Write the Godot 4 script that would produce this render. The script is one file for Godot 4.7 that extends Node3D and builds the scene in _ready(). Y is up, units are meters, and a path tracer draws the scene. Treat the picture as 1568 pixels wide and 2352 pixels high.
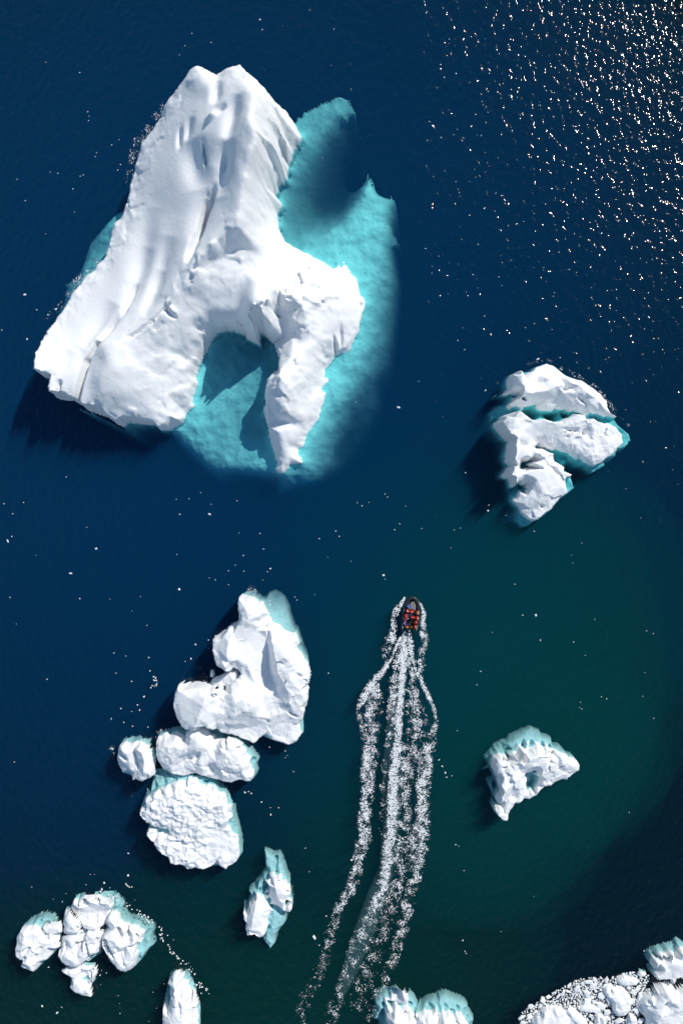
extends Node3D
# An aerial view straight down on icebergs in a polar sea, with an inflatable boat and its wake.
# Tables of points are written as they were measured on the photograph: (x, y) on a grid 1568 wide
# and 2352 high, and a height above the water in metres. place() turns them into metres.

const EYE := 140.0          # height of the camera above the water
const GRID := 0.075         # metres at water level for one step of the measuring grid

var mats := {}
var rng := RandomNumberGenerator.new()


func place(px: float, py: float, h: float = 0.0) -> Vector3:
	var k := (EYE - maxf(h, 0.0)) / EYE * GRID
	return Vector3((px - 784.0) * k, h, (py - 1176.0) * k)


func _ready() -> void:
	rng.seed = 7
	# ---- camera -------------------------------------------------------------------------
	var cam := Camera3D.new()
	cam.name = "camera"
	add_child(cam)
	cam.position = Vector3(0, EYE, 0)
	cam.rotation_degrees = Vector3(-90, 0, 0)
	cam.fov = rad_to_deg(2.0 * atan(1176.0 * GRID / EYE))
	cam.near = 1.0
	cam.far = 4000.0
	cam.current = true
	# ---- sky, air, exposure -------------------------------------------------------------
	var env := Environment.new()
	env.background_mode = Environment.BG_SKY
	var sm := ProceduralSkyMaterial.new()
	sm.sky_top_color = Color(0.11, 0.36, 0.60)
	sm.sky_horizon_color = Color(0.70, 0.79, 0.84)
	sm.sky_curve = 0.6
	sm.ground_bottom_color = Color(0.02, 0.10, 0.16)
	sm.ground_horizon_color = Color(0.35, 0.48, 0.58)
	sm.sun_angle_max = 1.0
	sm.sun_curve = 0.1
	var sky := Sky.new()
	sky.sky_material = sm
	env.sky = sky
	env.background_energy_multiplier = 0.8
	env.tonemap_mode = Environment.TONE_MAPPER_LINEAR
	env.tonemap_exposure = 1.12
	env.volumetric_fog_enabled = true
	env.volumetric_fog_density = 0.0
	env.sdfgi_enabled = true
	env.ssao_enabled = true
	env.ssil_enabled = true
	var we := WorldEnvironment.new()
	we.name = "world_environment"
	we.environment = env
	add_child(we)
	# ---- sun ----------------------------------------------------------------------------
	var sun := DirectionalLight3D.new()
	sun.name = "sun"
	sun.light_energy = 1.08
	sun.light_color = Color(1.0, 0.98, 0.95)
	sun.light_angular_distance = 0.5
	sun.shadow_enabled = true
	add_child(sun)
	var el := deg_to_rad(41.0)
	var to_sun := Vector3(0.65 * cos(el), sin(el), -0.76 * cos(el)).normalized()
	sun.look_at_from_position(to_sun * 100.0, Vector3.ZERO, Vector3.UP)

	make_materials()
	build_sea()
	build_bergs()
	build_foam()
	build_loose_ice()
	build_boat()


# ---------------------------------------------------------------------------------- helpers
func noise(kind: int, freq: float, octaves: int, sd: int) -> FastNoiseLite:
	var n := FastNoiseLite.new()
	n.noise_type = kind
	n.frequency = freq
	n.seed = sd
	n.fractal_octaves = octaves
	n.fractal_type = FastNoiseLite.FRACTAL_FBM if octaves > 1 else FastNoiseLite.FRACTAL_NONE
	return n


func noise_picture(n: FastNoiseLite, size: int, normal := false, strength := 8.0) -> NoiseTexture2D:
	var t := NoiseTexture2D.new()
	t.width = size
	t.height = size
	t.seamless = true
	t.seamless_blend_skirt = 0.15
	t.noise = n
	t.as_normal_map = normal
	t.bump_strength = strength
	return t


func make_materials() -> void:
	# snow and glacier ice above the water
	var ice := StandardMaterial3D.new()
	ice.resource_name = "snow_ice"
	ice.albedo_color = Color(0.86, 0.865, 0.87).linear_to_srgb()
	ice.roughness = 0.75
	ice.metallic_specular = 0.35
	ice.uv1_triplanar = true
	ice.uv1_world_triplanar = true
	ice.uv1_scale = Vector3.ONE * 0.11
	ice.heightmap_enabled = true
	ice.heightmap_texture = noise_picture(noise(FastNoiseLite.TYPE_SIMPLEX_SMOOTH, 0.012, 6, 3), 1024)
	ice.heightmap_scale = 3.0
	mats.ice = ice
	# ice under water; the tint water gives the light is put into its colour
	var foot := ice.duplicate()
	foot.resource_name = "water_tinted_ice"
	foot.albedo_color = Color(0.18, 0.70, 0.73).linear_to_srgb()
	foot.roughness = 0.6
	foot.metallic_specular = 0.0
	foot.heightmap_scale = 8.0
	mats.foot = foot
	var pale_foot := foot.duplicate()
	pale_foot.resource_name = "pale_water_tinted_ice"
	pale_foot.albedo_color = Color(0.36, 0.68, 0.70).linear_to_srgb()  # paler tint of light through water, also painted into the ice colour
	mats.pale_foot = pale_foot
	var chip := StandardMaterial3D.new()
	chip.resource_name = "loose_ice"
	chip.albedo_color = Color(0.84, 0.86, 0.86).linear_to_srgb()
	chip.roughness = 0.6
	chip.metallic_specular = 0.35
	mats.chip = chip
	var fm := StandardMaterial3D.new()
	fm.resource_name = "foam"
	fm.albedo_color = Color(0.78, 0.80, 0.80).linear_to_srgb()
	fm.roughness = 0.95
	fm.metallic_specular = 0.1
	mats.foam = fm
	# the skin of the sea
	var w := StandardMaterial3D.new()
	w.resource_name = "sea_surface"
	w.transparency = BaseMaterial3D.TRANSPARENCY_ALPHA
	w.albedo_color = Color(0.6, 0.8, 0.85, 0.0)
	w.roughness = 0.06
	w.metallic_specular = 0.36
	w.uv1_triplanar = true
	w.uv1_world_triplanar = true
	w.uv1_scale = Vector3(1.0 / 126.0, 1.0, 1.0 / 178.0)
	w.uv1_offset = Vector3(0.5, 0.5, 0.5)
	w.normal_enabled = true
	var n := noise(FastNoiseLite.TYPE_SIMPLEX_SMOOTH, 0.038, 3, 21)
	n.fractal_gain = 0.55
	n.domain_warp_enabled = true
	n.domain_warp_amplitude = 9.0
	n.domain_warp_frequency = 0.022
	w.normal_texture = noise_picture(n, 2048, true, 5.0)
	w.normal_scale = 0.5
	mats.sea = w


func tag(o: Node, label: String, category: String, group := "", kind := "") -> void:
	if label: o.set_meta("label", label)
	if category: o.set_meta("category", category)
	if group: o.set_meta("group", group)
	if kind: o.set_meta("kind", kind)


func thing(called: String, at: Vector3, label: String, category: String, group := "") -> Node3D:
	var o := Node3D.new()
	o.name = called
	add_child(o, true)
	o.position = at
	tag(o, label, category, group)
	return o


func part(called: String, mesh: Mesh, mat: Material, parent: Node) -> MeshInstance3D:
	var o := MeshInstance3D.new()
	o.name = called
	o.mesh = mesh
	if mat: o.material_override = mat
	parent.add_child(o, true)
	return o


# ---------------------------------------------------------------------------------- the sea
func water_cloud(at: Vector3, size: Vector3, color: Color, density: float, called := "water", turn := 0.0) -> void:
	var f := FogVolume.new()
	f.name = called
	f.shape = RenderingServer.FOG_VOLUME_SHAPE_ELLIPSOID
	f.size = size
	var m := FogMaterial.new()
	m.albedo = color.linear_to_srgb()
	m.density = density
	f.material = m
	f.position = at
	f.rotation.y = turn
	f.set_meta("kind", "structure")
	add_child(f, true)


func build_sea() -> void:
	var q := PlaneMesh.new()
	q.size = Vector2(3000, 3000)
	var s := part("sea_surface", q, mats.sea, self)
	s.set_meta("kind", "structure")
	var f := FogVolume.new()
	f.name = "water"
	f.shape = RenderingServer.FOG_VOLUME_SHAPE_BOX
	f.size = Vector3(3000, 60, 3000)
	f.position = Vector3(0, -30.02, 0)
	var m := FogMaterial.new()
	m.albedo = Color(0.005, 0.06, 0.10).linear_to_srgb()
	m.density = 0.08
	f.material = m
	f.set_meta("kind", "structure")
	add_child(f)
	# bodies of blue and of green water set in a darker base water:
	# x, y, half sizes on the measuring grid; half depth; colour; density
	var blue := Color(0.005, 0.28, 0.84)
	var teal := Color(0.005, 0.40, 0.36)
	var green := Color(0.005, 0.25, 0.17)
	for c in [
			[430, 800, 1420, 1520, 9.0, blue, 0.12], [1040, 1540, 520, 640, 5.0, teal, 0.08], [1250, 1500, 420, 500, 4.0, teal, 0.05],
			[780, 2160, 540, 440, 5.0, green, 0.06], [360, 2360, 760, 360, 4.5, green, 0.05],
			[1150, 1960, 260, 200, 2.2, teal, 0.03], [1360, 1760, 200, 220, 2.2, teal, 0.03]]:
		water_cloud(place(c[0], c[1]) + Vector3(0, -c[4] - 0.25, 0), Vector3(c[2] * 2.0 * GRID, c[4] * 2.0, c[3] * 2.0 * GRID), c[5], c[6], "water")
	# bubbles that the propeller leaves under the wake
	for c in [[910, 1640, 13, 190], [900, 1880, 14, 150], [846, 2120, 17, 170]]:
		water_cloud(place(c[0], c[1]) + Vector3(0, -1.1, 0), Vector3(c[2] * 2.8 * GRID, 1.9, c[3] * 2.4 * GRID), Color(0.40, 0.84, 0.92), 0.2, "bubble_plume", -0.12 if c[1] < 2000 else -0.35)
	var bed := PlaneMesh.new()
	bed.size = Vector2(3200, 3200)
	var bm := StandardMaterial3D.new()
	bm.albedo_color = Color(0.26, 0.25, 0.22).linear_to_srgb()
	bm.roughness = 1.0
	var b := part("seabed", bed, bm, self)
	b.position.y = -60.2
	b.set_meta("kind", "structure")


# ---------------------------------------------------------------------------------- icebergs
# pts: flat list of x, y, height, roughness. Heights between the points are those of the flat
# triangles that join them; noise is laid on top in proportion to the roughness.
# rim: flat list of x, y, height: a closed line round the ice from which it drops sheer into the sea.
func berg(called: String, label: String, rim: Array, pts: Array, step: float, sd: int, opt := {}) -> Node3D:
	var xy := PackedVector2Array()
	var hs := PackedFloat32Array()
	var rs := PackedFloat32Array()
	var fr: Array = opt.get("frame", [0.0, 0.0, 1.0])
	var tall: float = opt.get("tall", 0.8)
	var sunk: float = opt.get("sunk", 0.8)
	var keel: float = opt.get("keel", -2.6)
	var k := 0
	while k < pts.size():
		var p := place(fr[0] + pts[k] / fr[2], fr[1] + pts[k + 1] / fr[2], pts[k + 2] * tall if pts[k + 2] > 0.0 else -sunk * minf(-pts[k + 2], 5.0) - 1.5 * maxf(-pts[k + 2] - 5.0, 0.0))
		xy.append(Vector2(p.x, p.z)); hs.append(p.y); rs.append(pts[k + 3])
		k += 4
	var lips := {}
	var wet: Array[int] = []
	for m in hs.size():
		if hs[m] < -0.2: wet.append(m)
	# the sheer sides
	var ring: Array[Vector3] = []
	k = 0
	while k < rim.size():
		ring.append(place(fr[0] + rim[k] / fr[2], fr[1] + rim[k + 1] / fr[2], rim[k + 2] * tall))
		k += 3
	var area := 0.0
	for i in ring.size():
		var a := ring[i]
		var b := ring[(i + 1) % ring.size()]
		area += a.x * b.z - b.x * a.z
	var turn := signf(area)
	for i in ring.size():
		var a := ring[(i + ring.size() - 1) % ring.size()]
		var b := ring[i]
		var c := ring[(i + 1) % ring.size()]
		xy.append(Vector2(b.x, b.z)); hs.append(b.y); rs.append(opt.get("rim_rough", 0.5))
		if b.y <= 0.05:
			continue
		var d := Vector2(c.x - a.x, c.z - a.z).normalized()
		var out := Vector2(d.y, -d.x) * turn
		var deep := Vector2(b.x, b.z) + out * 2.6
		var bed := -99.0          # how deep the ice measured under water nearby is
		var near := 4.5
		for m in wet:
			var dd := xy[m].distance_to(deep)
			if dd < near:
				near = dd; bed = hs[m]
		var lip := -1.5 - b.y * 0.25
		xy.append(Vector2(b.x, b.z) + out * (0.25 + 0.05 * b.y)); hs.append(maxf(lip, bed * 0.75) if bed > -50.0 else lip); rs.append(0.6)
		if bed < -50.0:
			hs[hs.size() - 1] = -0.9
			lips[hs.size() - 1] = true       # undercut below: nothing more shows from above
	var tri := Geometry2D.triangulate_delaunay(xy)
	var lo := xy[0]
	var hi := xy[0]
	for p in xy:
		lo = lo.min(p); hi = hi.max(p)
	var nx := int((hi.x - lo.x) / step) + 2
	var nz := int((hi.y - lo.y) / step) + 2
	var h := PackedFloat32Array(); h.resize(nx * nz); h.fill(-99.0)
	var r := PackedFloat32Array(); r.resize(nx * nz); r.fill(0.0)
	var t := 0
	while t < tri.size():
		var ia := tri[t]; var ib := tri[t + 1]; var ic := tri[t + 2]
		t += 3
		var a := (xy[ia] - lo) / step
		var b := (xy[ib] - lo) / step
		var c := (xy[ic] - lo) / step
		var det := (b.y - c.y) * (a.x - c.x) + (c.x - b.x) * (a.y - c.y)
		if absf(det) < 1e-6 or maxf(hs[ia], maxf(hs[ib], hs[ic])) < -9.0 or (lips.has(ia) and lips.has(ib) and lips.has(ic)):
			continue
		for j in range(maxi(0, int(ceil(minf(a.y, minf(b.y, c.y)) - 0.001))), mini(nz - 1, int(floor(maxf(a.y, maxf(b.y, c.y)) + 0.001))) + 1):
			for i in range(maxi(0, int(ceil(minf(a.x, minf(b.x, c.x)) - 0.001))), mini(nx - 1, int(floor(maxf(a.x, maxf(b.x, c.x)) + 0.001))) + 1):
				var u := ((b.y - c.y) * (i - c.x) + (c.x - b.x) * (j - c.y)) / det
				var v := ((c.y - a.y) * (i - c.x) + (a.x - c.x) * (j - c.y)) / det
				var w := 1.0 - u - v
				if u < -0.002 or v < -0.002 or w < -0.002:
					continue
				h[j * nx + i] = u * hs[ia] + v * hs[ib] + w * hs[ic]
				r[j * nx + i] = u * rs[ia] + v * rs[ib] + w * rs[ic]
	# drifted snow rounds the slopes that have little roughness
	var passes: int = opt.get("smooth", 2)
	for pass_ in passes:
		var old := h.duplicate()
		for j in range(1, nz - 1):
			for i in range(1, nx - 1):
				var n := j * nx + i
				var y := old[n]
				if y < -50.0 or (r[n] > 0.32 and y > -0.4): continue
				var mean := (old[n - 1] + old[n + 1] + old[n - nx] + old[n + nx]) * 0.25
				if absf(mean - y) < 0.5 and mean > -50.0:
					h[n] = lerpf(y, mean, 0.9 - r[n] * 2.5 if y > -0.4 else 0.8)
	# grooves, dents and bumps: lists of [x0, y0, x1, y1, width, depth]
	for g in opt.get("grooves", []):
		var p0 := place(fr[0] + g[0] / fr[2], fr[1] + g[1] / fr[2]); var p1 := place(fr[0] + g[2] / fr[2], fr[1] + g[3] / fr[2])
		var a := Vector2(p0.x, p0.z); var b := Vector2(p1.x, p1.z)
		var kk: float = (EYE - float(g[6] if g.size() > 6 else 0.0)) / EYE
		a *= kk; b *= kk
		var wd: float = g[4] * GRID / fr[2]
		var reach := wd * 2.2
		for j in range(maxi(0, int((minf(a.y, b.y) - reach - lo.y) / step)), mini(nz, int((maxf(a.y, b.y) + reach - lo.y) / step) + 1)):
			for i in range(maxi(0, int((minf(a.x, b.x) - reach - lo.x) / step)), mini(nx, int((maxf(a.x, b.x) + reach - lo.x) / step) + 1)):
				var q := lo + Vector2(i, j) * step
				var ab := b - a
				var f := clampf((q - a).dot(ab) / maxf(ab.length_squared(), 1e-6), 0.0, 1.0)
				var dd := q.distance_to(a + ab * f) / wd
				if dd < 2.2:
					var taper := 1.0 if g.size() < 8 else sin(PI * clampf(f, 0.04, 0.96))
					h[j * nx + i] -= float(g[5]) * exp(-dd * dd) * taper
	# roughness
	var coarse := noise(FastNoiseLite.TYPE_SIMPLEX_SMOOTH, opt.get("coarse", 0.22), 4, sd)
	var cell := noise(FastNoiseLite.TYPE_CELLULAR, opt.get("cell", 0.55), 1, sd + 5)
	cell.cellular_return_type = FastNoiseLite.RETURN_DISTANCE
	cell.domain_warp_enabled = true
	cell.domain_warp_amplitude = 1.2
	cell.domain_warp_frequency = 0.3
	var push := noise(FastNoiseLite.TYPE_SIMPLEX_SMOOTH, 0.5, 3, sd + 9)
	var facets: float = opt.get("facets", 0.55)
	var facet_size: float = opt.get("facet_size", 3.0)
	var grain: float = opt.get("grain", 0.6)
	var cell_amp: float = opt.get("cell_amp", 0.25)
	var lump := noise(FastNoiseLite.TYPE_SIMPLEX_SMOOTH, 0.3, 3, sd + 17)
	var vs := PackedVector3Array(); vs.resize(nx * nz)
	for j in nz:
		for i in nx:
			var n := j * nx + i
			if h[n] < -50.0:
				continue
			var x := lo.x + i * step
			var z := lo.y + j * step
			var ro := r[n]
			var y := h[n] + ro * grain * (0.9 * coarse.get_noise_2d(x, z) + cell_amp * (0.5 + cell.get_noise_2d(x, z)))
			if ro > 0.14 and h[n] > 0.1 and facets > 0.0:
				y += facets * minf(ro, 0.7) * facet(x + 0.5 * push.get_noise_2d(x, z), z + 0.5 * push.get_noise_2d(z, x), facet_size, sd)
			if h[n] < -0.3:
				y += 0.3 * lump.get_noise_2d(x, z) * smoothstep(-0.3, -1.0, h[n])
			y += 0.10 * push.get_noise_2d(x * 3.0, z * 3.0) * (0.1 + ro)
			var m := 0.5 * minf(ro + 0.04, 1.3) * (0.5 + 0.5 * grain)
			if h[n] < -0.3: m *= 0.3
			vs[n] = Vector3(x + m * push.get_noise_3d(x, y, z), y, z + m * push.get_noise_3d(x + 71.0, y, z + 13.0))
	var ns := PackedVector3Array(); ns.resize(nx * nz)
	var up := PackedInt32Array()
	var down := PackedInt32Array()
	for j in nz - 1:
		for i in nx - 1:
			var n := j * nx + i
			if h[n] < -50.0 or h[n + 1] < -50.0 or h[n + nx] < -50.0 or h[n + nx + 1] < -50.0:
				continue
			var a := vs[n]; var b := vs[n + 1]; var c := vs[n + nx]; var d := vs[n + nx + 1]
			var fn := (c - b).cross(d - a)
			if fn.y < 0.0: fn = -fn
			ns[n] += fn; ns[n + 1] += fn; ns[n + nx] += fn; ns[n + nx + 1] += fn
			var q := [n, n + 1, n + nx + 1, n, n + nx + 1, n + nx] if absf(a.y - d.y) < absf(b.y - c.y) else [n, n + 1, n + nx, n + 1, n + nx + 1, n + nx]
			for e in [0, 3]:
				var hmean: float = (vs[q[e]].y + vs[q[e + 1]].y + vs[q[e + 2]].y) / 3.0
				if hmean < keel:
					continue
				if hmean > -0.12:
					up.append_array(PackedInt32Array([q[e], q[e + 1], q[e + 2]]))
				else:
					down.append_array(PackedInt32Array([q[e], q[e + 1], q[e + 2]]))
	for n in ns.size():
		ns[n] = ns[n].normalized() if ns[n].length_squared() > 0.0 else Vector3.UP
	var mid := Vector3((lo.x + hi.x) * 0.5, 0.0, (lo.y + hi.y) * 0.5)
	var root := thing(called, mid, label, "iceberg", opt.get("group", ""))
	for piece in pieces(up, vs.size()):
		part("ice_above_water", cut(vs, ns, piece, mid), mats.ice, root)
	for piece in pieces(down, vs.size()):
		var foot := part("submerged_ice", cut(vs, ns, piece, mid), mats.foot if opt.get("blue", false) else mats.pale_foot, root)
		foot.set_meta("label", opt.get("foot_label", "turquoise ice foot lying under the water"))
	return root


# broken ice: flat faces, each with a height and a tilt of its own, that meet in small steps
func facet(x: float, z: float, size: float, sd: int) -> float:
	var gx := int(floor(x / size))
	var gz := int(floor(z / size))
	var best := 1e9
	var out := 0.0
	for j in range(gz - 1, gz + 2):
		for i in range(gx - 1, gx + 2):
			var q := (i * 374761 + j * 668265 + sd * 9176) & 0x7fffffff
			q = ((q ^ (q >> 13)) * 1274126) & 0x7fffffff
			q = q ^ (q >> 16)
			var dx := x - (i + (q & 255) / 255.0) * size
			var dz := z - (j + ((q >> 8) & 255) / 255.0) * size
			var d := dx * dx + dz * dz
			if d < best:
				best = d
				out = (((q >> 3) & 63) / 63.0 - 0.5) * 0.9 + (dx * (((q >> 5) & 63) / 63.0 - 0.5) + dz * (((q >> 11) & 63) / 63.0 - 0.5)) * 1.1
	return out


# the separate pieces of a list of triangles; crumbs of fewer than 12 triangles are left away
func pieces(tris: PackedInt32Array, n: int) -> Array:
	var up := PackedInt32Array(); up.resize(n)
	for i in n: up[i] = i
	for t in range(0, tris.size(), 3):
		var r := PackedInt32Array([tris[t], tris[t + 1], tris[t + 2]])
		for k in 3:
			while up[r[k]] != r[k]:
				up[r[k]] = up[up[r[k]]]
				r[k] = up[r[k]]
		up[r[1]] = r[0]
		up[r[2]] = r[0]
	var found := {}
	for t in range(0, tris.size(), 3):
		var r := tris[t]
		while up[r] != r: r = up[r]
		if not found.has(r): found[r] = []
		found[r].append(t)
	var out := []
	for r in found:
		if found[r].size() < 12: continue
		var p := PackedInt32Array()
		for t in found[r]:
			p.append(tris[t]); p.append(tris[t + 1]); p.append(tris[t + 2])
		out.append(p)
	return out


# the vertices that a list of triangles uses, as one mesh
func cut(vs: PackedVector3Array, ns: PackedVector3Array, tris: PackedInt32Array, mid: Vector3) -> ArrayMesh:
	var at := PackedInt32Array(); at.resize(vs.size()); at.fill(-1)
	var v := PackedVector3Array(); var n := PackedVector3Array(); var ix := PackedInt32Array()
	ix.resize(tris.size())
	for k in tris.size():
		var o := tris[k]
		if at[o] < 0:
			at[o] = v.size()
			v.append(vs[o] - mid)
			n.append(ns[o])
		ix[k] = at[o]
	var arr := []
	arr.resize(Mesh.ARRAY_MAX)
	arr[Mesh.ARRAY_VERTEX] = v
	arr[Mesh.ARRAY_NORMAL] = n
	arr[Mesh.ARRAY_INDEX] = ix
	var m := ArrayMesh.new()
	m.add_surface_from_arrays(Mesh.PRIMITIVE_TRIANGLES, arr)
	return m


func build_bergs() -> void:
	main_berg()
	finned_berg()
	winged_berg()
	berg_row()
	arched_berg()
	south_west_cluster()
	forked_berg()
	south_bergs()


# a low floe or slab: its outline, a height, and which way it leans
func slab(called: String, label: String, outline: Array, h: float, frame: Array, sd: int, lean := Vector2.ZERO, rough := 0.3, opt := {}) -> Node3D:
	var c := Vector2.ZERO
	var n := outline.size() / 2
	for i in n:
		c += Vector2(outline[2 * i], outline[2 * i + 1]) / n
	var reach := 1.0
	for i in n:
		reach = maxf(reach, c.distance_to(Vector2(outline[2 * i], outline[2 * i + 1])))
	var r := RandomNumberGenerator.new()
	r.seed = sd
	var rim := []
	var pts := []
	for i in n:
		var p := Vector2(outline[2 * i], outline[2 * i + 1])
		var tilt := (p - c).dot(lean) / reach
		var top := maxf(0.15, h * (0.55 + 0.5 * tilt + r.randf_range(-0.08, 0.08)))
		rim.append_array([p.x, p.y, top])
		for f in [0.8, 0.5]:
			var q := c.lerp(p, f + r.randf_range(-0.08, 0.08))
			pts.append_array([q.x, q.y, maxf(0.2, h * (0.9 + 0.5 * tilt * f + r.randf_range(-0.12, 0.12))), rough])
	pts.append_array([c.x, c.y, h, rough])
	pts.append_array(opt.get("feet", []))
	var o := opt.duplicate()
	o.frame = frame
	o.rim_rough = rough
	return berg(called, label, rim, pts, opt.get("step", 0.16), sd, o)


func finned_berg() -> void:
	var f := [1053.7, 802.8, 3.5714]
	var rim := [
		325,355,4, 445,205,6, 515,170,6.5, 600,185,2.0, 640,140,0.6, 720,112,0.4, 800,150,0.4, 850,200,0.4, 930,240,0.5, 1000,260,2.5, 1090,310,2.0, 1160,370,1.5, 1210,430,1.2, 1220,480,1.2, 1290,545,0.8,
		1200,546,0.8, 1100,525,0.6, 1010,530,0.6, 980,510,0.5, 900,510,0.4, 850,495,0.4, 760,502,0.4, 690,502,0.4, 640,482,0.4, 600,455,1.0, 540,455,1.5, 420,475,1.5, 412,440,1.5, 520,405,3.0, 505,385,4]
	var pts := [
		480,230,7.5,0.3, 510,200,8,0.3, 530,300,7,0.3, 525,370,6,0.3, 450,300,5.6,0.3, 400,350,4.5,0.3, 560,250,4.6,0.2, 600,310,4.0,0.2, 580,360,5.8,0.25, 650,345,5.6,0.25, 720,340,5.4,0.25, 790,300,5.4,0.3, 850,290,5.6,0.3, 930,270,5.2,0.3, 990,290,5,0.3, 1050,350,4.6,0.3, 1130,410,3.6,0.3, 1190,480,2.6,0.3, 1240,520,1.8,0.3,
		640,280,3.0,0.15, 700,260,2.6,0.15, 760,255,3.0,0.2, 700,180,0.9,0.2, 760,190,0.9,0.2, 640,220,2.2,0.2, 820,230,1.2,0.2, 700,225,3.8,0.2,
		600,400,4.0,0.2, 560,420,2.6,0.2, 700,400,3.2,0.2, 800,390,3.4,0.3, 800,450,1.6,0.2, 900,420,3.0,0.4, 900,470,1.4,0.3, 980,450,2.4,0.4, 1060,440,3.2,0.4, 1090,455,3.6,0.2, 1000,400,3.8,0.4, 1060,490,1.2,0.3, 1150,500,1.6,0.3, 880,310,3.2,0.2, 915,312,3.4,0.2, 860,350,4.6,0.4, 960,350,4.6,0.4, 1030,400,3.2,0.4,
		# channel and the outer foot
		560,490,-2.6,0.3, 450,505,-1.6,0.3, 360,480,-1.8,0.4, 320,460,-2.2,0.4, 265,510,-2.4,0.4, 280,550,-1.0,0.4, 350,550,-0.6,0.3, 640,540,-4.5,0.3, 760,545,-5.5,0.3, 880,545,-5.5,0.3, 1000,545,-3.0,0.3, 1130,560,-2.4,0.3, 1250,580,-1.8,0.4, 1340,630,-1.2,0.4,
		880,190,-1.6,0.4, 960,215,-2.6,0.4, 1120,290,-4.0,0.4, 1240,420,-4.0,0.4, 1320,560,-3.2,0.4, 600,150,-5,0.4, 720,85,-7,0.4, 830,130,-6,0.4]
	var opt := {"frame": f, "grooves": [[850,300, 925,318, 14,1.2,4,1], [990,360, 1100,450, 12,0.9,4,1], [640,300, 740,250, 24,0.5,3,1]], "coarse": 0.3, "smooth": 1, "tall": 0.62, "sunk": 0.95, "keel": -6.5, "blue": true}
	rim_join("iceberg", "jagged white iceberg of three fins with blue channels between them", f, rim, pts, opt)


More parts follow.
